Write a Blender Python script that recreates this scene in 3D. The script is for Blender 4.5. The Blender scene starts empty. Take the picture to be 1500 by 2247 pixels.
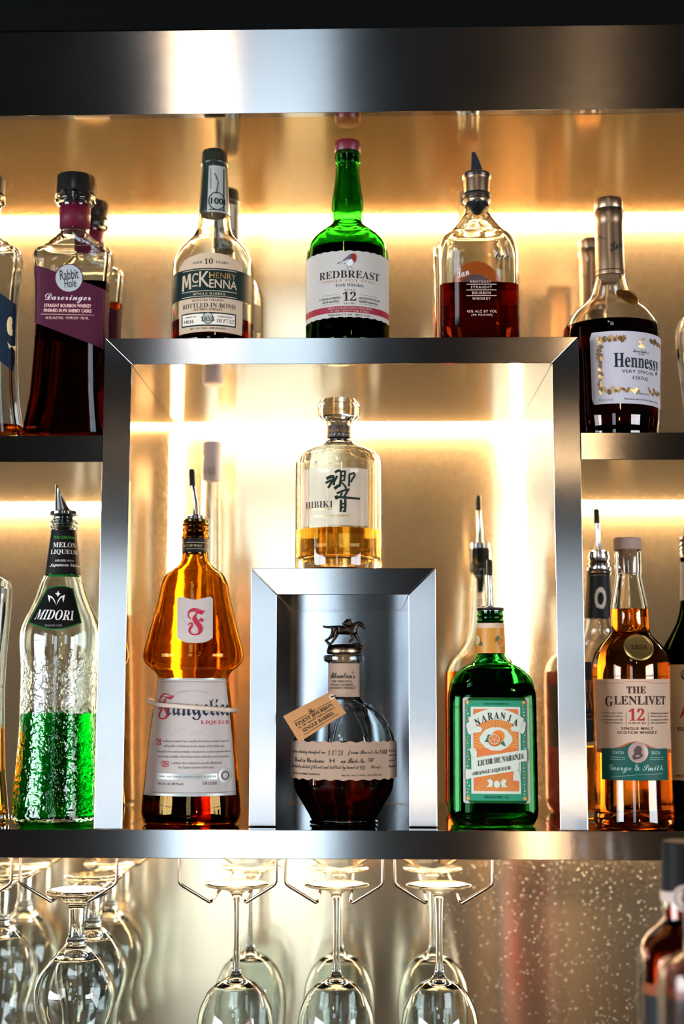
import bpy, bmesh, math, random
from mathutils import Vector, Matrix, geometry
import numpy as np
random.seed(7)
C = bpy.context.scene.collection
sc = bpy.context.scene

# ---------------------------------------------------------------- camera
F, PCX, PCY, D = 3121.0, 750.0, 1123.5, 1.5          # 50 mm lens on a 36 mm tall frame of 2247 px
YAW, PIT, ROL = (math.radians(v) for v in (1.1, 7.14, 0.07))
FW = Vector((-math.sin(YAW)*math.cos(PIT), math.cos(YAW)*math.cos(PIT), math.sin(PIT)))
RT = FW.cross(Vector((0, 0, 1))).normalized(); UP = RT.cross(FW)
RT, UP = RT*math.cos(ROL)+UP*math.sin(ROL), -RT*math.sin(ROL)+UP*math.cos(ROL)
CAM = Vector((0, -D, 0))
cd = bpy.data.cameras.new('camera'); cam = bpy.data.objects.new('camera', cd); C.objects.link(cam)
cd.sensor_fit = 'VERTICAL'; cd.sensor_height = 36; cd.sensor_width = 24; cd.lens = 50.0
cd.clip_start = 0.05
cam.matrix_world = Matrix(((RT.x, UP.x, -FW.x, CAM.x), (RT.y, UP.y, -FW.y, CAM.y), (RT.z, UP.z, -FW.z, CAM.z), (0, 0, 0, 1)))
cd.dof.use_dof = True; cd.dof.focus_distance = 1.53; cd.dof.aperture_fstop = 2.4
sc.camera = cam

# ---------------------------------------------------------------- light and exposure
sc.view_settings.view_transform = 'Standard'; sc.view_settings.look = 'None'
sc.view_settings.gamma = 1; sc.view_settings.use_curve_mapping = False
sc.view_settings.exposure = 0.45
LED_W, LED_COL = 175.0, (1.0, 0.69, 0.37)
WIN1_P, FILL2_P, FILL3_P = 24.0, 165.0, 115.0            # daylight from the front windows, then two added side fills, watts
LAMP_P = 2.2
w = bpy.data.worlds.new('world'); sc.world = w; w.use_nodes = True
w.node_tree.nodes['Background'].inputs[0].default_value = (.55, .7, 1, 1)
w.node_tree.nodes['Background'].inputs[1].default_value = 0.6
sc.cycles.max_bounces = 14; sc.cycles.transmission_bounces = 14; sc.cycles.glossy_bounces = 6
sc.cycles.diffuse_bounces = 3; sc.cycles.transparent_max_bounces = 8
sc.cycles.caustics_reflective = True; sc.cycles.caustics_refractive = True
sc.cycles.sample_clamp_indirect = 6.0; sc.cycles.blur_glossy = 0.5
sc.cycles.use_denoising = True

def area(name, loc, aim, sx, sy, watt, col):
    l = bpy.data.lights.new(name, 'AREA'); l.shape = 'RECTANGLE'; l.size = sx; l.size_y = sy; l.energy = watt; l.color = col
    o = bpy.data.objects.new(name, l); C.objects.link(o); o.location = loc
    o.rotation_euler = Vector(aim).to_track_quat('-Z', 'Y').to_euler()
    return o
SKY = (.70, .86, 1.0)
area('day_and_fill_light', (-.66, -6.47, -.2), (0, 1, 0), .92, 1.88, WIN1_P*.95, SKY)
area('day_and_fill_light', (-.66, -6.47, 2.75), (0, 1, 0), .92, 1.30, WIN1_P*.5, SKY)
area('day_and_fill_light', (-2.97, -2.45, -.1), (1, 0, 0), 2.8, 1.2, FILL2_P, (.86, .93, 1))  # unseen fill added on the left to light the bottle labels
area('day_and_fill_light', (2.97, -2.7, -.1), (-1, 0, 0), 2.3, 1.2, FILL3_P, (.9, .94, 1))  # matching fill added on the right, also for the labels

# ---------------------------------------------------------------- helpers
def lin(h):
    v = [int(h[i:i+2], 16)/255 for i in (0, 2, 4)]
    return tuple(c/12.92 if c <= .04045 else ((c+.055)/1.055)**2.4 for c in v)+(1,)
_m = {}
def mat(name, col='808080', rough=.5, metal=0., bump=None, **kw):
    if name in _m: return _m[name]
    m = bpy.data.materials.new(name); m.use_nodes = True; nt = m.node_tree; b = nt.nodes['Principled BSDF']
    b.inputs['Base Color'].default_value = lin(col) if isinstance(col, str) else tuple(col)+(1,)
    b.inputs['Roughness'].default_value = rough; b.inputs['Metallic'].default_value = metal
    if metal == 0 and rough >= .5: b.inputs['Specular IOR Level'].default_value = .2
    for k, v in kw.items(): b.inputs[k.replace('_', ' ')].default_value = v
    if bump:
        scale, dist, strength = bump
        n = nt.nodes.new('ShaderNodeTexNoise'); n.inputs['Scale'].default_value = 1; n.inputs['Detail'].default_value = 2
        tc = nt.nodes.new('ShaderNodeTexCoord'); mp = nt.nodes.new('ShaderNodeMapping')
        mp.inputs['Scale'].default_value = scale if isinstance(scale, tuple) else (scale,)*3
        nt.links.new(tc.outputs['Object'], mp.inputs[0]); nt.links.new(mp.outputs[0], n.inputs['Vector'])
        bp = nt.nodes.new('ShaderNodeBump'); bp.inputs['Distance'].default_value = dist; bp.inputs['Strength'].default_value = strength
        nt.links.new(n.outputs['Fac'], bp.inputs['Height']); nt.links.new(bp.outputs[0], b.inputs['Normal'])
    _m[name] = m; return m
def paper(name, col, trans=.25, rough=.7):
    """label stock: lets some of the light behind it through"""
    if name in _m: return _m[name]
    m = mat(name, col, rough); nt = m.node_tree; b = nt.nodes['Principled BSDF']
    t = nt.nodes.new('ShaderNodeBsdfTranslucent'); t.inputs[0].default_value = lin(col)
    x = nt.nodes.new('ShaderNodeMixShader'); x.inputs[0].default_value = trans
    nt.links.new(b.outputs[0], x.inputs[1]); nt.links.new(t.outputs[0], x.inputs[2]); nt.links.new(x.outputs[0], nt.nodes['Material Output'].inputs[0])
    return m
def washi(name, col, clear):
    """thin Japanese paper that shows what is behind it"""
    m = paper(name, col, .4); nt = m.node_tree; out = nt.nodes['Material Output']; src = out.inputs[0].links[0].from_socket
    t = nt.nodes.new('ShaderNodeBsdfTransparent'); x = nt.nodes.new('ShaderNodeMixShader'); x.inputs[0].default_value = clear
    nt.links.new(src, x.inputs[1]); nt.links.new(t.outputs[0], x.inputs[2]); nt.links.new(x.outputs[0], out.inputs[0]); return m
def glass(name, col, rough=0.0, ior=1.5, bump=None):
    if name in _m: return _m[name]
    m = bpy.data.materials.new(name); m.use_nodes = True; nt = m.node_tree
    nt.nodes.remove(nt.nodes['Principled BSDF']); g = nt.nodes.new('ShaderNodeBsdfGlass')
    g.inputs['Color'].default_value = lin(col); g.inputs['Roughness'].default_value = rough; g.inputs['IOR'].default_value = ior
    nt.links.new(g.outputs[0], nt.nodes['Material Output'].inputs[0])
    if bump:
        tc = nt.nodes.new('ShaderNodeTexCoord'); n = nt.nodes.new('ShaderNodeTexNoise')
        n.inputs['Scale'].default_value = bump[0]; n.inputs['Detail'].default_value = 1.5
        nt.links.new(tc.outputs['Object'], n.inputs['Vector'])
        bp = nt.nodes.new('ShaderNodeBump'); bp.inputs['Distance'].default_value = bump[1]; bp.inputs['Strength'].default_value = bump[2]
        h = n.outputs['Fac']
        if len(bump) > 3:                               # relief only below this height
            sx = nt.nodes.new('ShaderNodeSeparateXYZ'); nt.links.new(tc.outputs['Object'], sx.inputs[0])
            mr = nt.nodes.new('ShaderNodeMapRange'); mr.inputs['From Min'].default_value = bump[3]; mr.inputs['From Max'].default_value = bump[3]-.02
            nt.links.new(sx.outputs['Z'], mr.inputs['Value'])
            mu = nt.nodes.new('ShaderNodeMath'); mu.operation = 'MULTIPLY'
            nt.links.new(h, mu.inputs[0]); nt.links.new(mr.outputs[0], mu.inputs[1]); h = mu.outputs[0]
        nt.links.new(h, bp.inputs['Height']); nt.links.new(bp.outputs[0], g.inputs['Normal'])
    _m[name] = m; return m
def brushed(name, col, rough, aniso, tangent, grain, gstr=.1, wear=True, met=1.0):
    """brushed stainless steel: anisotropic sheen across the brushing, fine grain, faint smudges"""
    if name in _m: return _m[name]
    m = mat(name, col, rough, 1.0); nt = m.node_tree; b = nt.nodes['Principled BSDF']
    b.inputs['Anisotropic'].default_value = aniso; b.inputs['Metallic'].default_value = met
    v = nt.nodes.new('ShaderNodeCombineXYZ')
    for i in range(3): v.inputs[i].default_value = tangent[i]
    nt.links.new(v.outputs[0], b.inputs['Tangent'])
    tc = nt.nodes.new('ShaderNodeTexCoord'); mp = nt.nodes.new('ShaderNodeMapping'); mp.inputs['Scale'].default_value = grain
    nt.links.new(tc.outputs['Object'], mp.inputs[0])
    n = nt.nodes.new('ShaderNodeTexNoise'); n.inputs['Scale'].default_value = 1; n.inputs['Detail'].default_value = 3; nt.links.new(mp.outputs[0], n.inputs['Vector'])
    bp = nt.nodes.new('ShaderNodeBump'); bp.inputs['Distance'].default_value = .00015; bp.inputs['Strength'].default_value = gstr
    nt.links.new(n.outputs['Fac'], bp.inputs['Height']); nt.links.new(bp.outputs[0], b.inputs['Normal'])
    if wear:
        n2 = nt.nodes.new('ShaderNodeTexNoise'); n2.inputs['Scale'].default_value = 9; n2.inputs['Detail'].default_value = 2
        nt.links.new(tc.outputs['Object'], n2.inputs['Vector'])
        mr = nt.nodes.new('ShaderNodeMapRange'); mr.inputs['From Min'].default_value = .3; mr.inputs['From Max'].default_value = .7
        mr.inputs['To Min'].default_value = rough-.01; mr.inputs['To Max'].default_value = rough+.02
        nt.links.new(n2.outputs['Fac'], mr.inputs['Value']); nt.links.new(mr.outputs[0], b.inputs['Roughness'])
    return m

def link(name, me, mats, parent=None, smooth=False):
    o = bpy.data.objects.new(name, me); C.objects.link(o)
    for m in (mats if isinstance(mats, (list, tuple)) else [mats]): me.materials.append(m)
    if smooth:
        me.polygons.foreach_set('use_smooth', [True]*len(me.polygons))
        if smooth != 'all': me.set_sharp_from_angle(angle=math.radians(smooth if smooth is not True else 38))
    if parent: o.parent = parent
    return o
def mesh(name, vs, fs, mats, parent=None, smooth=False, mi=None):
    me = bpy.data.meshes.new(name); me.from_pydata([tuple(v) for v in vs], [], fs)
    if mi: me.polygons.foreach_set('material_index', mi)
    me.update()
    return link(name, me, mats, parent, smooth)
def box(name, x0, x1, y0, y1, z0, z1, m, parent=None, bevel=0):
    vs = [(x, y, z) for x in (x0, x1) for y in (y0, y1) for z in (z0, z1)]
    fs = [(0, 1, 3, 2), (4, 6, 7, 5), (0, 4, 5, 1), (2, 3, 7, 6), (0, 2, 6, 4), (1, 5, 7, 3)]
    o = mesh(name, vs, fs, m, parent)
    if bevel:
        b = o.modifiers.new('bevel', 'BEVEL'); b.width = bevel; b.segments = 2
    return o
def prism(name, poly, y0, y1, mf, ms, parent=None, bevel=.0005):
    """polygon in x,z pushed back from y0 to y1; the front face has its own material"""
    n = len(poly); vs = [(x, y0, z) for x, z in poly]+[(x, y1, z) for x, z in poly]
    fs = [tuple(range(n)), tuple(range(2*n-1, n-1, -1))]+[(i, n+i, n+(i+1) % n, (i+1) % n) for i in range(n)]
    o = mesh(name, vs, fs, [mf, ms], parent, mi=[0]+[1]*(n+1))
    bm = bmesh.new(); bm.from_mesh(o.data); bmesh.ops.recalc_face_normals(bm, faces=bm.faces); bm.to_mesh(o.data); bm.free()
    b = o.modifiers.new('bevel', 'BEVEL'); b.width = bevel; b.segments = 2
    return o
def thing(name, label, cat, loc=(0, 0, 0), group=None):
    o = bpy.data.objects.new(name, None); C.objects.link(o); o.location = loc; o.empty_display_size = .02
    o['label'] = label; o['category'] = cat
    if group: o['group'] = group
    return o
def struct(o): o['kind'] = 'structure'; return o
def tube(name, pts, r, m, parent=None, seg=10, closed=False):
    """round bar through pts; r is one radius or one per point"""
    pts = [Vector(p) for p in pts]; n = len(pts); rr = r if isinstance(r, (list, tuple)) else [r]*n
    vs, fs = [], []; up = None
    for i, p in enumerate(pts):
        if closed: t = (pts[(i+1) % n]-pts[i-1]).normalized()
        else: t = ((pts[min(i+1, n-1)]-p).normalized()+(p-pts[max(i-1, 0)]).normalized()).normalized()
        if up is None: up = t.orthogonal().normalized()
        up = (up-t*up.dot(t)).normalized(); s = t.cross(up)
        for k in range(seg):
            a = 2*math.pi*k/seg; vs.append(p+(up*math.cos(a)+s*math.sin(a))*rr[i])
    for i in range(n if closed else n-1):
        j = (i+1) % n
        for k in range(seg): fs.append((i*seg+k, i*seg+(k+1) % seg, j*seg+(k+1) % seg, j*seg+k))
    if not closed: fs += [tuple(range(seg-1, -1, -1)), tuple(range((n-1)*seg, n*seg))]
    return mesh(name, vs, fs, m, parent, True)

# pixel of the photograph <-> point on the plane y = Y
def unp(px, py, Y):
    d = FW*F+RT*(px-PCX)+UP*(PCY-py); t = (Y-CAM.y)/d.y
    return CAM+d*t
def proj(p):
    v = Vector(p)-CAM; w_ = v.dot(FW); return PCX+F*v.dot(RT)/w_, PCY-F*v.dot(UP)/w_
def scale_at(px, py, Y): return (unp(px+1, py, Y)-unp(px, py, Y)).x

# ---------------------------------------------------------------- turned and moulded shapes
def smooth_rings(cp, sub=4):
    """Catmull-Rom through (z, a, b, n); a point given twice makes a corner"""
    out = []; i = 0; groups = [[cp[0]]]
    for p in cp[1:]:
        if p == groups[-1][-1]: groups.append([p])
        else: groups[-1].append(p)
    for g in groups:
        if len(g) < 2: continue
        for k in range(len(g)-1):
            p0, p1, p2, p3 = g[max(k-1, 0)], g[k], g[k+1], g[min(k+2, len(g)-1)]
            for s in range(sub):
                t = s/sub
                q = [.5*((2*p1[j])+(-p0[j]+p2[j])*t+(2*p0[j]-5*p1[j]+4*p2[j]-p3[j])*t*t+(-p0[j]+3*p1[j]-3*p2[j]+p3[j])*t**3) for j in range(4)]
                q[0] = p1[0]+(p2[0]-p1[0])*t; q[3] = max(2, q[3]); q[1] = max(q[1], 1e-4); q[2] = max(q[2], 1e-4)
                out.append(tuple(q))
        out.append(g[-1])
    res = [out[0]]
    for q in out[1:]:
        if abs(q[0]-res[-1][0])+abs(q[1]-res[-1][1]) > 1e-6: res.append(q)
    return res
def ring_pts(q, seg, facets=0, fa=0.0, off=0.0):
    z, a, b, n = q; a = max(a+off, 1e-4); b = max(b+off, 1e-4); pts = []
    for k in range(seg):
        t = 2*math.pi*(k+.5)/seg; c, s = math.cos(t), math.sin(t)
        r = (abs(c/a)**n+abs(s/b)**n)**(-1/n)
        if facets:
            w_ = 2*math.pi/facets; e = ((t+math.pi/2) % w_)-w_/2
            r *= (1-fa)+fa*math.cos(w_/2)/math.cos(e)
        pts.append((c*r, s*r, z))
    return pts
def loft(name, rings, m, parent=None, seg=48, cap0=True, cap1=True, smooth=38, facets=0, fa=None):
    vs, fs = [], []
    for i, q in enumerate(rings): vs += ring_pts(q, seg, facets, (fa(q[0]) if fa else 0))
    for i in range(len(rings)-1):
        for k in range(seg):
            a, b = i*seg+k, i*seg+(k+1) % seg
            fs.append((a, b, b+seg, a+seg))
    if cap0: fs.append(tuple(range(seg-1, -1, -1)))
    if cap1: L = (len(rings)-1)*seg; fs.append(tuple(range(L, L+seg)))
    return mesh(name, vs, fs, m, parent, smooth)
def at(rings, z):
    if z <= rings[0][0]: return rings[0]
    for i in range(len(rings)-1):
        if rings[i][0] <= z <= rings[i+1][0] and rings[i+1][0] > rings[i][0]:
            t = (z-rings[i][0])/(rings[i+1][0]-rings[i][0])
            return tuple(rings[i][j]*(1-t)+rings[i+1][j]*t for j in range(4))
    return rings[-1]
def vessel(name, rings, t, tb, m, parent, seg=48, facets=0, fa=None, punt=0, smooth=38, m_in=None):
    """hollow glass: outer wall up, round the lip, inner wall down; t wall, tb bottom thickness"""
    z0, z1 = rings[0][0], rings[-1][0]
    inner = inner_rings(rings, t, tb)
    vs, fs = [], []
    allr = [(r, 0) for r in rings]+[(r, 1) for r in reversed(inner)]
    for q, _ in allr: vs += ring_pts(q, seg, facets, (fa(q[0]) if fa else 0))
    for i in range(len(allr)-1):
        for k in range(seg):
            a, b = i*seg+k, i*seg+(k+1) % seg
            fs.append((a, b, b+seg, a+seg))
    c0 = len(vs); vs.append((0, 0, z0+punt)); L = (len(allr)-1)*seg; c1 = len(vs); vs.append((0, 0, z0+tb+punt*.6))
    for k in range(seg): fs.append((c0, (k+1) % seg, k)); fs.append((L+k, L+(k+1) % seg, c1))
    mi = None
    if m_in: no = (len(rings)-1)*seg; mi = [0]*no+[1]*(len(fs)-no); m = [m, m_in]
    return mesh(name, vs, fs, m, parent, smooth, mi)
def inner_rings(rings, t, tb):
    z0 = rings[0][0]; q = at(rings, z0+tb)
    res = [(z0+tb, max((q[1]-t)*.8, .001), max((q[2]-t)*.8, .001), q[3]), (z0+tb+.002, max((q[1]-t)*.95, .001), max((q[2]-t)*.95, .001), q[3])]
    for r in rings:
        if r[0] > z0+tb+.005: res.append((r[0], max(r[1]-t, .0012), max(r[2]-t, .0012), r[3]))
    return res
def fluid(rings, t, tb, zf, m, parent, seg=48, facets=0, fa=None, name='liquid'):
    inn = inner_rings(rings, t-.0004, tb-.0004); out = [q for q in inn if q[0] < zf-.0005]
    e = at(inn, zf); out.append((zf, e[1], e[2], e[3]))
    return loft(name, out, m, parent, seg, facets=facets, fa=fa)

# ---------------------------------------------------------------- printed matter wrapped on a surface
# serif, script and blackletter shapes come from the built-in font's own mathematical alphabets
STY = {'B': 0x1D400, 'I': 0x1D400, 'BI': 0x1D400, 'R': 0x1D400, 'S': 0x1D4D0, 'F': 0x1D56C}
DIG = dict.fromkeys(('B', 'I', 'BI', 'R'), 0x1D7CE)
SHEAR = {'I': .28, 'BI': .28}; THIN = {'R': -.012, 'I': -.014, 'X': .022}
def styled(s, st):
    if st not in STY: return s
    o = ''
    for c in s:
        if 'A' <= c <= 'Z': o += chr(STY[st]+ord(c)-65)
        elif 'a' <= c <= 'z': o += chr(STY[st]+26+ord(c)-97)
        elif c.isdigit() and st in DIG: o += chr(DIG[st]+int(c))
        else: o += c
    return o
_tc = {}
def glyphs(s, st, spacing=1.0, bold=0.0, res=3):
    key = (s, st, spacing, bold)
    if key in _tc: return _tc[key]
    c = bpy.data.curves.new('t', 'FONT'); c.body = styled(s, st); c.resolution_u = res; c.space_character = spacing
    c.shear = SHEAR.get(st, 0); c.offset = bold*.5+THIN.get(st, 0)
    o = bpy.data.objects.new('t', c); me = bpy.data.meshes.new_from_object(o)
    v = [(p.co.x, p.co.y) for p in me.vertices]; f = [tuple(p.vertices) for p in me.polygons]
    bpy.data.objects.remove(o); bpy.data.curves.remove(c); bpy.data.meshes.remove(me)
    _tc[key] = (v, f); return _tc[key]

class Print:
    """collects print on the front of a bottle; positions are given in pixels of the photograph and kept as
    (angle or x, height) on the bottle's real surface"""
    def __init__(s, bt, z_for=None):
        s.b = bt; s.v = []; s.f = []; s.mi = []; s.mats = []
    def mid(s, m):
        if m not in s.mats: s.mats.append(m)
        return s.mats.index(m)
    def tz(s, px, py):
        b = s.b
        if b.box:
            return (px-b.cxp(py))*b.Sf, unp(b.cxp(py), py, b.Yf).z-b.base
        Yf = b.Yf
        for _ in range(2):
            z = unp(b.cxp(py), py, Yf).z-b.base; q = at(b.rings, z); Yf = b.Y-q[2]
        t = 0.0
        for _ in range(4):
            t = math.asin(max(-.999, min(.999, (unp(px, py, b.Y-q[2]*math.cos(t)).x-b.x)/q[1])))
        return t, z
    def pt(s, t, z, off):
        q = at(s.b.rings, z); a, b, n = q[1], q[2], q[3]
        if s.b.box:
            x = t; y = -(b*max(0, 1-min(.9995, abs(x/a))**n)**(1/n)+off); return (x, y, z)
        return ((a+off)*math.sin(t), -(b+off)*math.cos(t), z)
    def add(s, tzs, faces, m, off):
        k = len(s.v); s.v += [s.pt(t, z, off) for t, z in tzs]; i = s.mid(m)
        for f in faces: s.f.append(tuple(k+j for j in f)); s.mi.append(i)
    def strip(s, x0, x1, top, bot, m, off=.0002, nu=28, nv=6, px=True):
        """patch between top(u) and bot(u) rows, u runs 0..1 from x0 to x1"""
        T = (lambda u: top) if not callable(top) else top; B = (lambda u: bot) if not callable(bot) else bot
        ym = (T(.5)+B(.5))/2; t0, t1 = s.tz(x0, ym)[0], s.tz(x1, ym)[0]; pts = []
        for i in range(nu+1):
            u = i/nu; t = t0+(t1-t0)*u; za, zb = s.tz(x0, T(u))[1], s.tz(x0, B(u))[1]
            for j in range(nv+1): pts.append((t, za+(zb-za)*j/nv))
        fs = [(i*(nv+1)+j, i*(nv+1)+j+1, (i+1)*(nv+1)+j+1, (i+1)*(nv+1)+j) for i in range(nu) for j in range(nv)]
        s.add(pts, fs, m, off)
    def text(s, txt, st, x0, x1, y, h, m, off=.0004, spacing=1.0, arc=0.0, rot=0.0, bold=0.0, cap=True, bend=None):
        v, f = glyphs(txt, st, spacing, bold)
        if not v: return
        xs = [p[0] for p in v]; ys = [p[1] for p in v]; xa, xb = min(xs), max(xs); ya, yb = min(ys), max(ys)
        t0, zm = s.tz(x0, y); t1 = s.tz(x1, y)[0]; H = abs(s.tz(x0, y-h/2)[1]-s.tz(x0, y+h/2)[1])
        q = at(s.b.rings, zm); W = 1.0 if s.b.box else q[1]
        pts = []
        for (x, yy) in v:
            t = t0+(t1-t0)*(x-xa)/(xb-xa); z = ((yy-ya)/(yb-ya)-.5)*H
            uu = (x-xa)/(xb-xa)*2-1
            z -= arc*H*uu*uu
            if rot:
                tm = (t0+t1)/2; dt = (t-tm)*W; c, sn = math.cos(rot), math.sin(rot)
                t = tm+(dt*c-z*sn)/W; z = dt*sn+z*c
            pts.append((t, zm+z))
        s.add(pts, f, m, off)
    def disc(s, cx, cy, rx, ry, m, off=.0003, n=28, inner=0.0, rings=3, a0=0, a1=2*math.pi, rot=0):
        pts = []; k = n+1
        for j in range(rings+1):
            fr = inner+(1-inner)*j/rings
            for i in range(k):
                a = a0+(a1-a0)*i/n; dx, dy = fr*rx*math.cos(a), fr*ry*math.sin(a)
                pts.append(s.tz(cx+dx*math.cos(rot)-dy*math.sin(rot), cy+dx*math.sin(rot)+dy*math.cos(rot)))
        fs = [(j*k+i, j*k+i+1, (j+1)*k+i+1, (j+1)*k+i) for j in range(rings) for i in range(n)]
        s.add(pts, fs, m, off)
    def poly(s, pxs, m, off=.0003):
        pts = [Vector((x, y, 0)) for x, y in pxs]; tri = geometry.tessellate_polygon([pts])
        s.add([s.tz(x, y) for x, y in pxs], [tuple(t) for t in tri], m, off)
    def line(s, pxs, w_, m, off=.0004, sub=6):
        P = []
        for i in range(len(pxs)-1):
            for k in range(sub): P.append([pxs[i][j]+(pxs[i+1][j]-pxs[i][j])*k/sub for j in (0, 1)])
        P.append(pxs[-1]); L = []; R = []
        for i, p in enumerate(P):
            a, b = P[max(i-1, 0)], P[min(i+1, len(P)-1)]; dx, dy = b[0]-a[0], b[1]-a[1]; l = math.hypot(dx, dy) or 1
            nx, ny = -dy/l*w_/2, dx/l*w_/2; L.append(s.tz(p[0]+nx, p[1]+ny)); R.append(s.tz(p[0]-nx, p[1]-ny))
        n = len(P); s.add(L+R, [(i, i+1, n+i+1, n+i) for i in range(n-1)], m, off)
    def done(s, name, parent, label=None):
        o = mesh(name, s.v, s.f, s.mats, parent, mi=s.mi)
        if label: o['label'] = label
        return o

class Bottle:
    """cx, cy: pixel on the bottle's axis; Y: depth of the axis; base: height of what it stands on.
    body: [(py, half width px, n)] read on the body's front (box) or axis (round); neck: [(py, half width)] read on the axis"""
    def __init__(s, name, label, cat, cx, cy, Y, base, body, neck, ratio=1.0, box=False, group=None, t=.003, tb=.008,
                 m=None, seg=48, facets=0, fa=None, sub=4, punt=0, m_in=None, smooth=38):
        base += .0004; s.base, s.Y, s.box = base, Y, box
        ax = unp(cx, cy, Y); s.x = ax.x; s.S = scale_at(cx, cy, Y)
        amax = max(q[1] for q in body)*s.S; s.Yf = Y-amax*ratio; s.Sf = scale_at(cx, cy, s.Yf)
        s.root = thing(name, label, cat, (s.x, Y, base), group); s.group = group
        Yb, Sb = (s.Yf, s.Sf) if box else (Y, s.S)
        cp = []
        for q in body:
            z = unp(s.cxp(q[0]), q[0], Yb).z-base; n = q[2] if len(q) > 2 else 2; a = q[1]*Sb
            cp.append((z, a, a*(q[3] if len(q) > 3 else ratio), n))
        cp = [(max(z, 0.0), a, b, n) for z, a, b, n in cp]
        first = cp[0]; cp = [(0, first[1]*.93, first[2]*.93, first[3]), (.0015, first[1]*.985, first[2]*.985, first[3])]+[q for q in cp if q[0] > .003]
        if cp[2][0] > .02: cp.insert(2, (.005, first[1], first[2], first[3]))
        for q in neck:
            z = unp(s.cxp(q[0]), q[0], Y).z-base; cp.append((z, q[1]*s.S, q[1]*s.S, 2.0))
        s.cp = cp; s.rings = smooth_rings(cp, sub); s.t, s.tb = t, tb; s.facets, s.fa, s.seg = facets, fa, seg
        s.glass = vessel('glass_body', s.rings, t, tb, m, s.root, seg, facets, fa, punt, smooth, m_in)
    def cxp(s, py):
        if not hasattr(s, 'x'): return 0
        Y = s.Yf if s.box else s.Y; z = (1514-py)*(1.5+Y)/3121*1.0
        return proj((s.x, Y, z))[0]
    def zA(s, py): return unp(proj((s.x, s.Y, 0))[0], py, s.Y).z-s.base      # height on the axis
    def zF(s, py): return unp(proj((s.x, s.Yf, 0))[0], py, s.Yf).z-s.base     # height on the front
    def liquid(s, py, m, front=False):
        z = s.zF(py) if front else s.zA(py)
        return fluid(s.rings, s.t, s.tb, z, m, s.root, s.seg, s.facets, s.fa)
    def lathe(s, name, pr, m, parent=None, seg=32, sub=1, smooth=38, label=None, off=(0, 0)):
        """turned part on the axis; pr: [(py, radius px)] from bottom to top"""
        r = [(s.zA(p), q*s.S, q*s.S, 2.0) for p, q in pr]
        if sub > 1: r = smooth_rings(r, sub)
        o = loft(name, r, m, parent or s.root, seg, smooth=smooth)
        if off != (0, 0): o.location = (off[0], off[1], 0)
        if label: o['label'] = label
        return o
def copy_tree(root, loc, label, dy=0):
    def cp(o, par):
        c = o.copy(); C.objects.link(c); c.parent = par
        for ch in o.children: cp(ch, c)
        return c
    r = cp(root, None); r.location = (loc[0], loc[1], loc[2]+.0004); r['label'] = label
    return r

# ---------------------------------------------------------------- the room behind the photographer
YB = .365                                             # depth of the back panel
dark = mat('dark_plaster', (.012, .011, .010), .8); floor_m = mat('dark_floorboards', (.035, .02, .012), .45)
frame_m = mat('window_frame_paint', (.02, .02, .02), .5)
struct(box('floor', -3, 3, -6.5, .6, -1.42, -1.4, floor_m)); struct(box('ceiling', -3, 3, -6.5, .6, 3.6, 3.62, dark))
struct(box('wall_back', -3, 3, YB+.012, .6, -1.4, 3.6, dark))
def wall_open(name, axis, c0, c1, lo, hi, o0, o1, *gaps):
    """wall with window openings one above the other, one mesh of blocks"""
    vs, fs = [], []; zs = [-1.4]+[z for g in gaps for z in g]+[3.6]
    for (a, b, z0, z1) in [(lo, o0, -1.4, 3.6), (o1, hi, -1.4, 3.6)]+[(o0, o1, zs[i], zs[i+1]) for i in range(0, len(zs), 2)]:
        k = len(vs)
        for u in (a, b):
            for d in (c0, c1):
                for z in (z0, z1): vs.append((u, d, z) if axis == 'y' else (d, u, z))
        fs += [tuple(k+i for i in f) for f in ((0, 1, 3, 2), (4, 6, 7, 5), (0, 4, 5, 1), (2, 3, 7, 6), (0, 2, 6, 4), (1, 5, 7, 3))]
    return struct(mesh(name, vs, fs, dark))
wall_open('wall_front', 'y', -6.6, -6.5, -3, 3, -1.14, -.18, (-1.16, .76), (2.08, 3.42))
wall_open('wall_left', 'x', -3.1, -3.0, -6.5, .6, -3.9, -1.0, (-.74, .54))
wall_open('wall_right', 'x', 3.0, 3.1, -6.5, .6, -3.9, -1.5, (-.74, .54))
def window(name, axis, c, u0, u1, z0, z1):
    r = bpy.data.objects.new(name, None); C.objects.link(r); r['kind'] = 'structure'
    def bar(nm, a, b, p, q, t=.02):
        box(nm, *((a, b, c-t, c+t) if axis == 'y' else (c-t, c+t, a, b)), p, q, frame_m, r)
    bar('window_frame', u0, u0+.035, z0, z1); bar('window_frame', u1-.035, u1, z0, z1)
    bar('window_frame', u0+.035, u1-.035, z0, z0+.035); bar('window_frame', u0+.035, u1-.035, z1-.035, z1)
    m_ = u0+(u1-u0)*.46; bar('mullion', m_-.012, m_+.012, z0+.035, z1-.035, .012)
    bar('mullion', u0+.035, u1-.035, z0+(z1-z0)*.62-.012, z0+(z1-z0)*.62+.012, .011)
window('window_1', 'y', -6.42, -1.14, -.18, -1.16, .76)
window('window_4', 'y', -6.42, -1.14, -.18, 2.08, 3.42)
window('added_window_left', 'x', -2.93, -3.9, -1.0, -.74, .54)  # added out of view to frame the left fill light
window('added_window_right', 'x', 2.93, -3.9, -1.5, -.74, .54)  # added out of view to frame the right fill light
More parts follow.
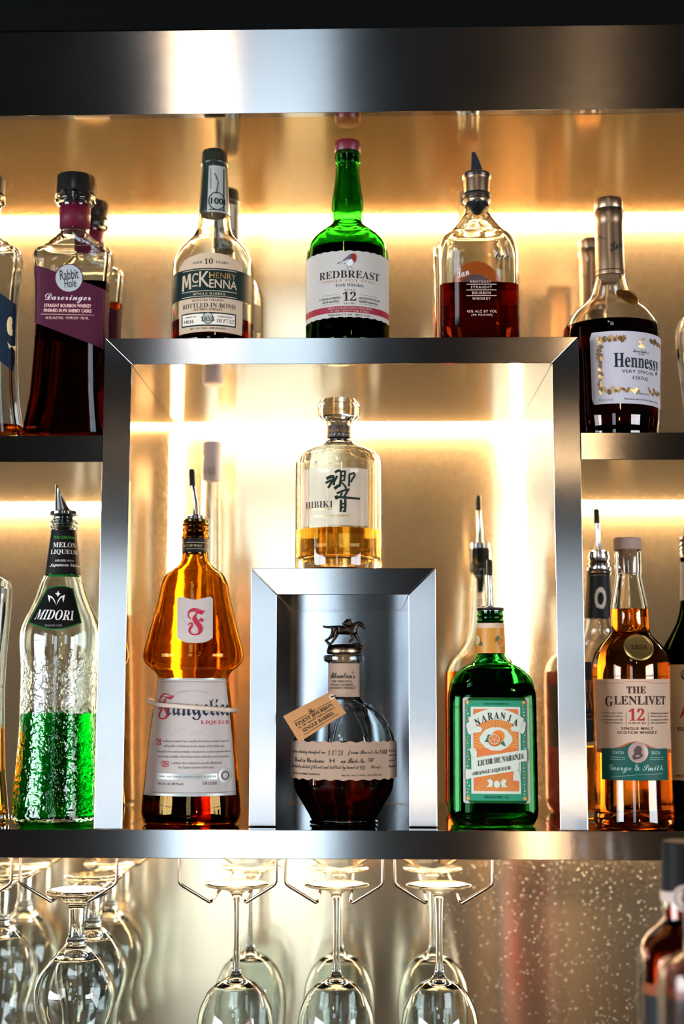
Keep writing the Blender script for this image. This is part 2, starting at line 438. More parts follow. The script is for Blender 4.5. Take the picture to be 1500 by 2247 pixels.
# warm lamps in the room, seen as streaks in the steel
glow = mat('lamp_glass', (1, .8, .6), .4, Emission_Color=(1, .62, .32, 1), Emission_Strength=38)
brass = mat('aged_brass', (.35, .22, .09), .35, 1.0)
def pendant(x, y, z, label):
    r = thing('pendant_lamp', label, 'lamp', (x, y, 3.6), 'pendant lamps in the room')
    loft('ceiling_rose', [(-.02, .05, .05, 2), (0, .05, .05, 2)], brass, r, 24)
    tube('cord', [(0, 0, -.02), (0, 0, z-3.6+.16)], .004, brass, r)
    pr = [(-.07, .02), (-.05, .06), (0, .085), (.05, .06), (.1, .025), (.16, .02)]
    loft('lamp_shade', smooth_rings([(z-3.6+a, b, b, 2) for a, b in pr]), glow, r, 24, smooth='all')
pendant(-.507, -2.6, 1.80, 'warm glass pendant lamp hanging from the dark ceiling near the window')
pendant(.90, -4.4, .97, 'warm glass pendant lamp hanging low at the right of the room')
pendant(.63, -3.9, -.36, 'warm glass pendant lamp hanging lowest, left of the right pendant')

# ---------------------------------------------------------------- steel shelving
SH = brushed('steel_brushed_sideways', (.52, .52, .51), .165, 1.0, (0, 0, 1), (6, 6, 900))
SV = brushed('steel_brushed_upright', (.38, .39, .39), .19, 1.0, (1, 0, 0), (900, 6, 6))
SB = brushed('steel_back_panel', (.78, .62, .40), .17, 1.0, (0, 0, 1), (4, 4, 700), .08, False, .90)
SP = mat('steel_polished', (.66, .61, .54), .055, 1.0, bump=((3, 3, 3), .001, .05))
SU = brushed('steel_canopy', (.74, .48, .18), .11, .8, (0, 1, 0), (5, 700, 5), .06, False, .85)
led = mat('led_diffuser', (1, .9, .75), .5, Emission_Color=LED_COL+(1,), Emission_Strength=LED_W)
unit = thing('shelving_unit', 'brushed steel back bar shelving with lit mirror-like back panel and wide arch', 'shelving', (0, 0, -.1435))
def part(o):
    o.parent = unit; o.matrix_parent_inverse = Matrix.Translation((0, 0, .1435)); return o
HX = .64
TOPZ = .632
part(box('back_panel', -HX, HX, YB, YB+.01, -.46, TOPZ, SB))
part(prism('header_fascia', [(-HX, TOPZ-.003), (HX, TOPZ+.003), (HX, .7325), (-HX, .7262)], 0, .012, SH, SP))
part(box('canopy_panel', -HX, HX, .0125, YB+.01, TOPZ+.0005, TOPZ+.02, SU))
struct(box('trim_1', -1.6, 1.6, .012, YB, .735, 3.59, mat('black_soffit', (.0025, .003, .003), .9, Specular_IOR_Level=.05)))
ax0, ax1, az = -.2858, .2252, .3777; bx0, bx1, bz = -.2562, .1966, .3488; bs = -.1435
part(prism('arch_rail', [(ax0+.0004, az), (ax1-.0004, az), (bx1-.0004, bz), (bx0+.0004, bz)], 0, .012, SH, SP))
part(box('arch_top_panel', bx0-.003, bx1+.003, .0121, YB-.0005, bz, az, SP))
PD = .012                                             # the posts are shallow; behind them a thin polished sheet lines the arch
part(prism('arch_post', [(ax0, az-.0003), (bx0, bz-.0003), (bx0, bs+.0004), (ax0, bs+.0004)], 0, PD, SV, SP))
part(prism('arch_post', [(ax1, az-.0003), (ax1, bs+.0004), (bx1, bs+.0004), (bx1, bz-.0003)], 0, PD, SV, SP))
part(box('arch_side_panel', bx0-.003, bx0-.0002, PD+.0002, YB-.0005, bs+.0004, bz-.0005, SP))
part(box('arch_side_panel', bx1+.0002, bx1+.003, PD+.0002, YB-.0005, bs+.0004, bz-.0005, SP))
def slab(name, poly, z0, z1):
    """shelf with its outline in x,y; faces turned to the room are brushed"""
    n = len(poly); vs = [(x, y, z0) for x, y in poly]+[(x, y, z1) for x, y in poly]
    fs = [tuple(range(n-1, -1, -1)), tuple(range(n, 2*n))]+[(i, (i+1) % n, n+(i+1) % n, n+i) for i in range(n)]
    o = mesh(name, vs, fs, [SH, SP], mi=[1, 1]+[0 if abs(poly[i][1]-poly[(i+1) % n][1]) < 1e-6 and poly[i][1] < .02 else 1 for i in range(n)])
    bm = bmesh.new(); bm.from_mesh(o.data); bmesh.ops.recalc_face_normals(bm, faces=bm.faces); bm.to_mesh(o.data); bm.free()
    b = o.modifiers.new('bevel', 'BEVEL'); b.width = .0005; b.segments = 2
    return part(o)
slab('side_shelf', [(-HX, .0008), (ax0-.0005, .0008), (ax0-.0005, PD+.0008), (bx0-.0035, PD+.0008), (bx0-.0035, YB-.0005), (-HX, YB-.0005)], .2425, .271)
slab('side_shelf', [(HX, .0008), (HX, YB-.0005), (bx1+.0035, YB-.0005), (bx1+.0035, PD+.0008), (ax1+.0005, PD+.0008), (ax1+.0005, .0008)], .2438, .2732)
part(prism('base_shelf', [(-HX, bs), (HX, bs-.0004), (HX, -.1735), (-HX, -.1724)], -.001, YB-.0005, SH, SP))
def ledbar(x0, x1, z0, z1, y0=YB-.016, y1=YB-.009, m=led): part(box('led_strip', x0, x1, y0, y1, z0, z1, m))
def lit_edge(x0, x1, zt, m=led):
    """strip light set under a panel's back edge, shining down the back panel"""
    ledbar(x0, x1, zt-.0018, zt-.0001, YB-.013, YB-.0008, m)
lit_edge(-HX, HX, TOPZ)
lit_edge(-HX, bx0-.004, .2425); lit_edge(bx1+.004, HX, .2438)
lit_edge(bx0+.001, bx1-.001, bz)
for x0, x1, xa, xb in ((bx0+.0006, bx0+.0056, bx0+.0062, bx0+.0072), (bx1-.0056, bx1-.0006, bx1-.0072, bx1-.0062)):
    ledbar(x0, x1, bs+.004, bz-.012, YB-.013, YB-.006)
low = mat('led_diffuser_low', (1, .9, .75), .5, Emission_Color=LED_COL+(1,), Emission_Strength=LED_W*.22)
ledbar(-HX, HX, -.1815, -.1745, YB-.011, YB-.0006, low)

# dust on the lower right of the back panel
vs, fs = [], []
for i in range(1900):
    x = .08+.50*random.random()**.8; z = -.185-random.random()**1.4*.24
    r = random.uniform(.0003, .00085); k = len(vs); e = random.uniform(1, 2)
    vs += [(x-r*e, YB-.0003, z-r*.2), (x+r*e, YB-.0003, z+r*.4), (x, YB-.0008, z-r*.6), (x, YB-.0003, z+r*.7)]
    fs += [(k, k+2, k+1), (k, k+3, k+2), (k+1, k+2, k+3)]
o = part(mesh('dust', vs, fs, mat('dust_grey', (.9, .85, .7), .9))); o['kind'] = 'stuff'

# small steel cubby standing on the base shelf
YN = .032
n0, n1, nz = unp(548.5, 1500, YN).x, unp(957, 1500, YN).x, unp(750, 1246.5, YN).z
m0, m1, mz = unp(605.8, 1500, YN).x, unp(896.5, 1500, YN).x, unp(750, 1305, YN).z
cub = thing('display_cubby', 'small brushed steel cubby framing the round bourbon bottle', 'cubby', ((n0+n1)/2, YN, bs))
def cpart(o): o.parent = cub; o.matrix_parent_inverse = Matrix.Translation(-Vector(cub.location)); return o
YE = YB-.014
SD = brushed('steel_cubby_back', (.45, .47, .49), .17, 1.0, (0, 0, 1), (4, 4, 700), .08, False)
cpart(prism('cubby_rail', [(n0+.0005, nz), (n1-.0005, nz), (m1-.0005, mz), (m0+.0005, mz)], YN, YE, SH, SP))
cpart(prism('cubby_post', [(n0, nz-.0004), (m0, mz-.0004), (m0, bs+.0006), (n0, bs+.0006)], YN, YE, SV, SD))
cpart(prism('cubby_post', [(n1, nz-.0004), (n1, bs+.0006), (m1, bs+.0006), (m1, mz-.0004)], YN, YE, SV, SD))
cpart(box('cubby_back', m0+.0003, m1-.0003, YE-.004, YE-.0003, bs+.0006, mz-.0003, SD))
NZ = nz

# ---------------------------------------------------------------- wire racks and hanging glasses
wire = mat('rack_wire', (.50, .36, .24), .22, 1.0)
UZ = -.1735; RZ = -.2187
def rack(cx, label):
    r = thing('glass_rack', label, 'rack', (cx, .02, UZ), 'wire glass racks under the base shelf')
    for s in (-1, 1):
        xo, xi = s*.0505, s*.0175
        pts = [(xo, -.008, -.001), (xo, -.008, -.0235), (xo-s*.001, -.008, -.0262), (xo-s*.004, -.007, -.0288), (xi+s*.002, .0, RZ-UZ-.0008), (xi, .002, RZ-UZ), (xi-s*.0003, .006, RZ-UZ+.0003), (xi, .31, RZ-UZ+.0003)]
        tube('hanger_wire', pts, .0017, wire, r)
        tube('hanger_wire', [(xo, .31, -.001), (xo, .31, -.0262), (xi, .31, RZ-UZ-.002)], .0016, wire, r)
    return r
RX = dict(a=-.4235, b=-.3135, c=-.1475, d=-.0368, e=.0768)
for k, lb in (('a', 'bent wire glass rack at the left edge of the picture'), ('b', 'bent wire glass rack holding three tulip beer glasses'), ('c', 'bent wire glass rack holding the leftmost pair of wine glasses'), ('d', 'bent wire glass rack below the small cubby, middle of three'), ('e', 'bent wire glass rack at the right, beside the dusty steel')):
    rack(RX[k], lb)
GL = glass('glass_stemware', 'fbfdfc')
def stem(name, prof, t, x, y, label, group, cat):
    """upside-down glass: prof [(depth below the rack, radius)], solid down to the bowl floor then a thin wall"""
    r = thing(name, label, cat, (x, y, RZ+.0021), group)
    foot, stm, bowl, floor_d = prof
    zf = .0035                                            # top face of the foot above the rack wire
    out = smooth_rings([(zf-d if True else 0, q, q, 2.0) for d, q in foot+stm+bowl], 4)
    fl = [q for q in out if q[0] < zf-floor_d]
    inn = [(zf-floor_d-.0006, .0015, .0015, 2.0), (zf-floor_d-.003, max(fl[0][1]*.55, .004), max(fl[0][1]*.55, .004), 2.0)]+[(q[0], q[1]-t, q[2]-t, 2.0) for q in fl if q[0] < zf-floor_d-.004]
    seq = out+list(reversed(inn)); seg = 56; vs, fs = [], []
    for q in seq: vs += ring_pts(q, seg)
    for i in range(len(seq)-1):
        for k in range(seg):
            a, b = i*seg+k, i*seg+(k+1) % seg; fs.append((a, b+seg, b, ) if False else (a, a+seg, b+seg, b))
    c0 = len(vs); vs.append((0, 0, out[0][0])); c1 = len(vs); vs.append((0, 0, inn[0][0])); L = (len(seq)-1)*seg
    for k in range(seg): fs.append((c0, k, (k+1) % seg)); fs.append((L+k, c1, L+(k+1) % seg))
    nfoot = len(smooth_rings([(zf-d, q, q, 2.0) for d, q in foot], 4))
    mesh('glass_bowl', vs, fs, GL, r, 50)
    return r
WINE = ([(0, .010), (0, .034), (0, .034), (.001, .0362), (.0022, .0362), (.004, .031), (.0065, .018), (.010, .008)], [(.016, .0052), (.03, .0042), (.055, .0037), (.08, .0040), (.095, .0050)],
        [(.1015, .009), (.108, .021), (.118, .0315), (.135, .0395), (.155, .0432), (.175, .0435), (.20, .040), (.225, .034)], .105)
BEER = ([(0, .010), (0, .031), (0, .031), (.0012, .0335), (.0035, .0335), (.007, .029), (.012, .016), (.018, .0095)], [(.024, .0085), (.040, .0082), (.050, .0092), (.054, .0112), (.058, .0108)],
        [(.064, .017), (.074, .027), (.086, .0365), (.100, .0425), (.112, .0435), (.128, .0405), (.145, .035), (.160, .0325), (.175, .034), (.190, .038)], .066)
lab = 'clear wine glass hanging upside down, %s'
for k, nm in (('c', 'leftmost wine column'), ('d', 'middle wine column under the cubby'), ('e', 'rightmost wine column')):
    stem('wine_glass', WINE, .0008, RX[k], .122, lab % ('front of the '+nm), 'wine glasses hanging in the racks', 'glass')
    stem('wine_glass', WINE, .0008, RX[k]+(.003 if k == 'c' else 0), .275, lab % ('behind in the '+nm), 'wine glasses hanging in the racks', 'glass')
lab = 'clear tulip beer glass hanging upside down, %s'
for x, y, nm in ((-.3145, .066, 'front of the full left column'), (-.3215, .19, 'second in the full left column'), (-.325, .318, 'last in the full left column, whole rim visible'), (-.4300, .20, 'nearest in the column at the picture edge'), (-.4300, .312, 'behind in the column at the picture edge')):
    stem('beer_glass', BEER, .0012, x, y, lab % nm, 'tulip beer glasses hanging in the racks', 'glass')

# ---------------------------------------------------------------- bottles
CL = glass('glass_clear', 'fdfefd'); CLF = glass('glass_clear_thick', 'fbfdfc')
GRN = glass('glass_green', '7fc77f'); GRN2 = glass('glass_emerald', '7cc590'); AMB = glass('glass_amber', 'e6c67a', bump=(60, .0006, .35))
DKG = glass('glass_dark', '26301c')
TEX = glass('glass_pebbled', 'fbfefc', bump=(170, .0018, .8, .185))
def liq(name, col): return glass(name, col, ior=1.36)
L_DARK = liq('bourbon_dark', '8a2c10'); L_RED = liq('bourbon_red', 'b8471a'); L_AMB = liq('whiskey_amber', 'e39a3e'); L_GOLD = liq('whisky_gold', 'f4c56c')
L_COG = liq('cognac_brown', '80240f'); L_GREEN = liq('melon_green', '14ac48'); L_BRN = liq('brown_liqueur', '8a4a1c')
blk = mat('black_plastic', (.008, .008, .008), .28); blkm = mat('black_print', (.02, .02, .022), .55)
chrome = mat('chrome', (.75, .75, .75), .12, 1.0); rub = mat('black_rubber', (.01, .01, .01), .5)
white = mat('white_print', 'e8e4de', .6); gold = mat('gold_foil', (.75, .48, .18), .3, 1.0); cork = mat('cork', '8a6a4c', .9, bump=(300, .001, .6))
PX = math.pi

def pourer(b, pys, m_st=None, st=None, lean=0, collar=None, tip=True, wide=1.0):
    """pour spout: (tip top, tip bottom, collar top, lip) rows; lean = px the tip sits left of the axis"""
    p0, p1, p2, p3 = pys; s = b.S; S0 = lambda p: b.zA(p)
    pr = b.lathe('pourer', [(p3, 14*wide), (p3, 22*wide), (p2+3, 22*wide), (p2+2, 17*wide), (p2, 14*wide)], chrome)
    x1 = -lean*s; zt, zm, zb = S0(p0), S0(p1), S0(p2+1); h = zm-zb
    tube('spout', [(0, 0, zb-.002), (0, 0, zb+h*.35), (x1*.35, -.001, zb+h*.6), (x1*.8, -.002, zm), (x1*.9, -.002, zm+.001)], [7.6*s, 6.6*s, 5.9*s, 5.4*s, 5.2*s], chrome, pr, 14)
    tube('spout_cap', [(x1*.8, -.002, zm-.0005), (x1*1.0, -.003, zt-.0015), (x1*1.02, -.003, zt)], [6.8*s, 6.4*s, 4.5*s], rub, pr, 14)
    if st:
        sp = b.lathe('stopper', st, m_st or rub)
    return pr

# --- purple label bourbon on the left side shelf and its twin behind
RB = [(954, 100, 6), (930, 97, 6), (910, 93, 6), (860, 86, 6), (810, 82.5, 6), (740, 79, 6), (690, 78, 6), (640, 79.5, 6), (590, 83, 6), (560, 86, 5.5), (546, 86, 5), (536, 80, 4.5), (530, 66, 4)]
RBN = [(517, 35), (512, 33), (490, 33), (460, 33.5), (452, 36), (446, 43), (440, 44), (432, 44), (426, 41)]
glb = glass('glass_clear_cool', 'fbfdfd')
b1 = Bottle('whiskey_bottle', 'square-shouldered bourbon bottle with slanted purple label and black stopper, on the left shelf', 'bottle',
            160, 640, .048, .271, RB, RBN, ratio=.44, box=True, group='flared square bottles on the left shelf', m=glb, t=.0035, tb=.009)
b1.liquid(611, L_DARK, True)
b1.lathe('stopper', [(452, 24), (428, 25), (428, 42), (427, 43), (394, 43), (390, 41), (389, 37)], blk, smooth=30)
purple = mat('purple_label', '430a26', .55); pk = mat('pink_print', 'e6b9ae', .6)
nl = mat('purple_neck_label', '5c1028', .5)
b1.lathe('neck_label', [(505, 33.6), (452, 34.1)], nl, smooth='all')
def band_open(b, name, p_lo, p_hi, r_lo, r_hi, m, label=None):
    """label round a neck: open tube just outside the glass"""
    a, c = b.zA(p_lo), b.zA(p_hi); vs = []; n = 40
    for z, r in ((a, r_lo), (a*.5+c*.5, (r_lo+r_hi)/2), (c, r_hi)):
        for k in range(n): t = 2*PX*k/n; vs.append((r*b.S*math.cos(t), r*b.S*math.sin(t), z))
    fs = [(i*n+k, i*n+(k+1) % n, (i+1)*n+(k+1) % n, (i+1)*n+k) for i in range(2) for k in range(n)]
    o = mesh(name, vs, fs, m, b.root, 'all')
    if label: o['label'] = label
    return o
P = Print(b1)
slant = lambda ya, yb: (lambda u: ya+(yb-ya)*u)
P.strip(68, 231, slant(576, 634), slant(702, 765), purple, nu=20)
lb = P.done('label', b1.root, 'slanted purple label')
P = Print(b1)
P.disc(149, 608, 32, 31.5, purple, .0003); P.disc(149, 608, 29.5, 29.5, mat('silver_label', 'b9bdc0', .35, .5), .0005)
P.text('Rabbit', '', 129, 170, 600, 22, blkm, .0007, rot=.10, bold=.01); P.text('Hole', '', 139, 165, 619, 19, blkm, .0007, rot=.10, bold=.01)
P.text('Dareringer', 'S', 96, 197, 652, 21, mat('pale_script', 'd8c3cc', .5), .0004, rot=-.02)
P.text('STRAIGHT BOURBON WHISKEY', 'X', 94, 198, 668, 7.5, pk, .0004, rot=-.02); P.text('FINISHED IN PX SHERRY CASKS', 'X', 93, 198, 679, 7.5, pk, .0004, rot=-.02)
P.line([(86, 686), (204, 689)], .8, pk); P.text('46.5% ALC/VOL · 93 PROOF · 750 ML', '', 97, 192, 695, 6, pk, .0004, rot=-.02)
P.disc(200, 728, 17, 21, mat('purple_emboss', '421030', .6), .0004, inner=.93)
P.done('lettering', lb)
P = Print(b1)
P.b = b1
# copy behind, before the brand text of the neck
kb = copy_tree(b1.root, (unp(196, 520, .135).x, .135, .271), 'second purple-label bourbon bottle, half hidden behind the first on the left shelf')
for ch in kb.children:
    if ch.name.startswith('liquid'): ch.data = ch.data.copy(); ch.data.materials[0] = L_AMB
# --- blue label bottle cut by the left edge
b3 = Bottle('whiskey_bottle', 'nearly empty flared square bottle with dark blue label, cut by the left picture edge', 'bottle',
            -40, 640, .05, .271, RB, RBN, ratio=.44, box=True, group='flared square bottles on the left shelf', m=glb, t=.0035, tb=.009)
b3.liquid(928, L_AMB, True); b3.lathe('stopper', [(452, 24), (428, 25), (428, 42), (394, 43), (389, 37)], blk, smooth=30)
navy = mat('navy_label', '0a1c2e', .5)
P = Print(b3); P.strip(-122, 27, slant(560, 662), slant(690, 812), navy); lb = P.done('label', b3.root)
# its side label wraps the right flank
P = Print(b3); cream = mat('cream_print', 'd9c08e', .6)
P.disc(18, 712, 7, 21, cream, .0005); P.poly([(12, 748), (20, 756), (26, 752), (24, 764), (16, 762)], cream, .0005); P.done('emblem', lb)

# --- green-band bourbon on the arch (McK) and its twin
MB = [(760, 88), (740, 89), (700, 89.5), (640, 89.5), (600, 89), (580, 87), (562, 80), (548, 71), (534, 58), (524, 48), (514, 41), (504, 38)]
MN = [(490, 35.5), (470, 34), (440, 32), (380, 28), (368, 27), (350, 25)]
b4 = Bottle('whiskey_bottle', 'round clear bourbon bottle with dark green label band and black capsule, on the arch', 'bottle',
            467, 640, .058, az, MB, MN, m=CL, group='bourbon bottles with a dark green band', t=.003)
b4.liquid(714, L_RED)
cap = mat('green_black_capsule', (.006, .016, .012), .35)
b4.lathe('capsule', [(474, 34.6), (471, 35.2), (440, 33), (380, 28.8), (366, 28), (364, 30), (360, 30.5), (356, 28.5), (340, 28), (334, 26), (332, 22)], cap, smooth=45)
P = Print(b4); silver = mat('silver_paper', 'aeb3ae', .4, .3)
P.strip(457, 494, lambda u: 363, lambda u: 465, silver, .0014, nu=8, nv=10); sl = P.done('neck_strip', b4.root, 'silver tax strip')
P = Print(b4); dgr = mat('dark_green_print', '07211e', .5)
P.text('100', 'X', 463, 488, 441, 14, dgr, .0018); P.disc(475, 441, 17, 20, dgr, .0018, inner=.9)
P.line([(471, 380), (478, 400), (474, 425)], 1.6, dgr, .0018); P.line([(463, 368), (463, 415)], .8, dgr, .0018); P.line([(489, 368), (489, 460)], 2.2, dgr, .0018)
P.line([(460, 460), (491, 460)], 2, dgr, .0018); P.done('lettering', sl)
crm = paper('cream_paper', 'd8c0a4', 0.25)
P = Print(b4)
def mtop(u):
    x = abs(u*2-1); return 554+ (18*x*x if x < .86 else 14+7*(x-.86)/.14+4)
P.strip(394, 532, mtop, lambda u: 727+2*abs(u*2-1), crm, nu=44, nv=8)
P.strip(379, 551, lambda u: 588, lambda u: 653, dgr, .0003, nu=44, nv=4)
lb = P.done('label', b4.root, 'cream label with dark green band')
P = Print(b4)
P.text('AGED', 'R', 422, 443, 575, 5.5, blkm); P.text('10', 'R', 448, 467, 573, 12, blkm); P.text('YEARS', 'R', 473, 500, 575, 5.5, blkm)
P.line([(402, 591.5), (519, 591.5)], 1.5, crm, .0006, 14); P.line([(400, 638), (519, 638)], 1.5, crm, .0006, 14); P.line([(400, 649.5), (519, 649.5)], 1.5, crm, .0006, 14)
P.poly([(400, 635), (401.5, 601), (406.5, 599.5), (410, 617), (413.5, 598.5), (419, 597.5), (420, 632), (415, 632.5), (414.6, 609), (411.6, 627), (408.2, 627.4), (405.4, 610), (404.6, 634.5)], crm, .0006); P.text('C', '', 422, 435, 609, 22, crm, .0006, bold=.03); P.line([(422, 626), (434, 626)], 2.5, crm, .0006)
P.text('K', '', 437, 460, 612, 34, crm, .0006, bold=.02); P.text('ENNA', '', 459, 519, 622, 19, crm, .0006, bold=.03); P.text('HENRY', '', 459, 517, 604, 13, gold, .0008, bold=.02)
P.text('SINGLE BARREL', 'R', 424, 495, 644, 5.5, mat('pale_gold_print', 'c9bf9c', .4), .0006)
P.text('KENTUCKY STRAIGHT', 'R', 422, 491, 658, 5, blkm); P.text('BOTTLED-IN-BOND', 'R', 401, 516, 669.5, 10.5, blkm, bold=.01); P.text('BOURBON WHISKEY', 'R', 425, 488, 678.5, 5, blkm)
P.strip(399, 517, lambda u: 685, lambda u: 715, dgr, .0004, nu=24); P.strip(401.5, 514.5, lambda u: 688, lambda u: 712, mat('pale_paper', 'ded3c4', .7), .0006, nu=24)
P.disc(456, 698, 12, 13, dgr, .0008); P.disc(456, 698, 10.5, 11.5, silver, .0010)
P.text('1855', 'B', 441, 469, 700, 10.5, dgr, .0012)
P.text('BARREL NO.', 'R', 408, 431, 694, 3.4, blkm, .0009); P.text('BARRELED ON:', 'R', 478, 509, 694, 3.4, blkm, .0009)
P.text('14016', 'S', 405, 425, 704, 8, blkm, .0009); P.text('10.17.12', 'I', 474, 512, 703, 8, blkm, .0009)
P.text('50% ALC./VOL. (100 PROOF)', 'R', 417, 495, 720.5, 5, blkm)
P.done('lettering', lb)
copy_tree(b4.root, (unp(495, 640, .185).x, .185, az), 'second green-band bourbon bottle, mostly hidden behind the first on the arch')

# --- green Irish whiskey
RBB = [(760, 90), (740, 91), (700, 91.5), (640, 91.5), (590, 91), (565, 89), (548, 87), (534, 81), (520, 69), (508, 54), (498, 41), (491, 34)]
RBG = [(488, 33), (478, 33.5), (462, 35), (446, 35), (428, 32), (405, 28.5), (378, 26), (362, 26), (358, 28), (340, 28), (335, 26)]
b6 = Bottle('whiskey_bottle', 'green glass Irish whiskey bottle with white bird label and burgundy cap, centre of the arch', 'bottle',
            762, 640, .06, az, RBB, RBG, m=GRN, t=.003)
b6.liquid(556, liq('whiskey_in_green', '5a2a10'))
burg = mat('burgundy_cap', '5c0f22', .4)
b6.lathe('stopper', [(350, 22), (336, 23), (336, 28), (334, 29), (316, 29), (313, 27), (312, 22)], burg)
pap = paper('white_paper', 'd6d0c8', 0.3); P = Print(b6)
wv = lambda u, a: a*math.sin(u*PX*26)
P.strip(671.5, 852.5, lambda u: 550+wv(u, .7), lambda u: 695.5+wv(u, .8), pap, nu=110, nv=6)
lb = P.done('label', b6.root, 'white label with a wavy edge and a small bird')
red = mat('crimson_print', '8f2436', .5); ink = mat('brown_ink', '33201f', .6); rst = mat('copper_print', 'b0704a', .4, .4); P = Print(b6)
P.strip(672, 852, lambda u: 671.5, lambda u: 685.5, red, .0004, nu=60, nv=3)
P.text('REDBREAST', 'R', 701, 831, 601.5, 17, ink, bold=.022, arc=.0); P.text('SINGLE POT STILL', '', 706, 822, 615.5, 5.5, rst, bold=.01, spacing=1.2)
P.text('Irish Whiskey', 'R', 736, 798, 626, 9.5, ink); P.text('AGED', '', 755, 779, 636, 3.8, ink, spacing=1.6); P.text('12', 'B', 752, 781, 650, 20, ink); P.text('YEARS', 'R', 753, 779, 665.5, 3.8, ink, spacing=1.3)
P.text('A rich mix of DRIED', 'BI', 700, 746, 653, 5, ink); P.text('FRUIT and SPICE', 'BI', 707, 745, 660.5, 5, ink); P.text('with TOASTED OAK and', 'BI', 786, 832, 653, 5, ink); P.text('SHERRY undertones', 'BI', 786, 828, 660.5, 5, ink)
for y in (646, 666):
    P.line([(707, y), (746, y)], .5, ink); P.line([(786, y), (826, y)], .5, ink)
P.text('TRIPLE DISTILLED & MATURED', 'R', 719, 814, 675.5, 4.4, pap, .0007); P.text('IN THE FINEST OAK CASKS', 'R', 725, 808, 681.7, 4.4, pap, .0007)
P.text('PRODUCT OF IRELAND', 'R', 720, 812, 690.5, 5, ink)
# small robin
gy = mat('bird_grey', '5a5560', .7)
P.poly([(739, 579), (741, 576), (750, 573), (758, 566), (766, 559), (771, 556.5), (776, 556), (780, 558), (781, 563), (779, 570), (776, 577), (770, 582), (762, 581), (754, 578), (746, 577)], gy, .0005)
P.poly([(758, 578), (766, 571), (771, 568), (776, 575), (772, 582), (764, 584)], mat('bird_white', 'cfcfd6', .7), .0007)
P.poly([(771, 557), (776, 556), (780, 558), (781.5, 564), (780, 572), (777, 577), (773, 572), (770, 564)], mat('bird_red', '8c2318', .6), .0009)
P.line([(762, 583), (764, 590), (761, 592)], .7, ink); P.line([(767, 583), (772, 589), (775, 589)], .7, ink)
P.done('lettering', lb)
# --- square clear bourbon with a dark pourer, and a second one behind
QB = [(760, 90, 5), (740, 90, 5), (640, 90, 5), (560, 90, 5), (535, 88, 4.6), (516, 82, 4.2), (502, 72, 4), (492, 58, 3.6)]
QN = [(478, 34), (470, 30), (455, 27), (446, 27), (443, 29.5), (438, 29.5)]
b7 = Bottle('whiskey_bottle', 'square clear bourbon bottle half full with black wedge pourer, right on the arch', 'bottle',
            1048, 640, .062, az, QB, QN, ratio=.62, box=True, m=CLF, t=.004, group='square clear bottles on the arch')
b7.liquid(617, L_RED, True)
pr = b7.lathe('pourer', [(446, 22), (436, 27), (435, 30), (428, 30), (427, 27.5), (424, 28), (402, 29), (397, 29.5), (396, 29.5), (392, 31), (384, 31), (381, 27), (380, 14)], mat('bronze_sleeve', (.30, .20, .13), .3, 1.0))
b7.lathe('seal_ring', [(434, 30.2), (432, 31), (428, 31), (426, 30)], rub, pr); b7.lathe('flange', [(393, 30.5), (391, 32), (385, 32), (382, 28), (380.5, 12)], blk, pr)
s = b7.S; z0, z1, z2 = b7.zA(382), b7.zA(350), b7.zA(335)
mesh('spout', [(-13*s, -8*s, z0), (15*s, -8*s, z0), (15*s, 8*s, z0), (-13*s, 8*s, z0), (-11*s, -7*s, z2-.001), (-4*s, -6*s, z2), (-4*s, 6*s, z2), (-11*s, 7*s, z2-.001), (4*s, -8*s, z1), (4*s, 8*s, z1)],
     [(0, 3, 2, 1), (0, 1, 8, 5, 4), (3, 7, 6, 9, 2), (1, 2, 9, 8), (8, 9, 6, 5), (4, 5, 6, 7), (0, 4, 7, 3)], mat('smoky_plastic', (.02, .02, .025), .12), pr)
b7.lathe('stopper', [(470, 9), (458, 20), (446, 22)], rub)
P = Print(b7); wp = mat('pale_print', 'dcb8a8', .6)
P.text('KENTUCKY', '', 1032, 1078, 618, 5, wp, spacing=1.25)
for t_, y in (('STRAIGHT', 630), ('BOURBON', 642.5), ('WHISKEY', 655)): P.text(t_, '', 1033 if t_ == 'STRAIGHT' else 1036, 1079 if t_ == 'STRAIGHT' else 1076, y, 5.6, wp, spacing=1.3, bold=.008)
for y in (623.5, 636, 648.5): P.line([(1023, y), (1089, y)], 1.1, wp)
P.text('45% ALC BY VOL', '', 1024, 1090, 683, 5.4, wp, spacing=1.2, bold=.008); P.text('(90 PROOF)', '', 1034, 1080, 691.5, 5.4, wp, spacing=1.2, bold=.008)
P.done('lettering', b7.root)
P = Print(b7); P.text('Lan', 'S', 1000, 1028, 597, 20, mat('etched_white', 'c8ccd2', .5), rot=.3); P.done('signature', b7.root)
P = Print(b7); P.text('ore', 'S', 1088, 1116, 563, 11, blkm, rot=-.2); P.done('signature', b7.root)
# back label seen through the glass
def ovl(rx, rz, y, z, m, name, par, top=True):
    vs = [(0, y, z)]; n = 40
    for k in range(n+1): t = PX*k/n if top else 2*PX*k/n; vs.append((rx*math.cos(t), y, z+rz*math.sin(t)))
    fs = [(0, i+1, i+2) for i in range(n)]
    return mesh(name, vs, fs, m, par)
bb = at(b7.rings, .05)[2]; zl = b7.zF(640)
bl = ovl(.036, .056, bb+.0012, zl-.004, paper('rust_paper', 'a05a30', .5), 'back_label', b7.root); ovl(.028, .040, bb+.0006, zl-.004, paper('blue_grey_paper', 'a8b8d4', .6), 'label_window', bl)
b8 = Bottle('whiskey_bottle', 'square clear bottle mostly hidden behind the half full square bourbon', 'bottle',
            1031, 640, .17, az, [(760, 83, 5), (640, 83, 5), (560, 83, 5), (535, 80, 4.6), (520, 66, 4), (512, 50, 3.6)], [(498, 28), (450, 24), (440, 24)], ratio=.5, box=True, m=CL, group='square clear bottles on the arch')
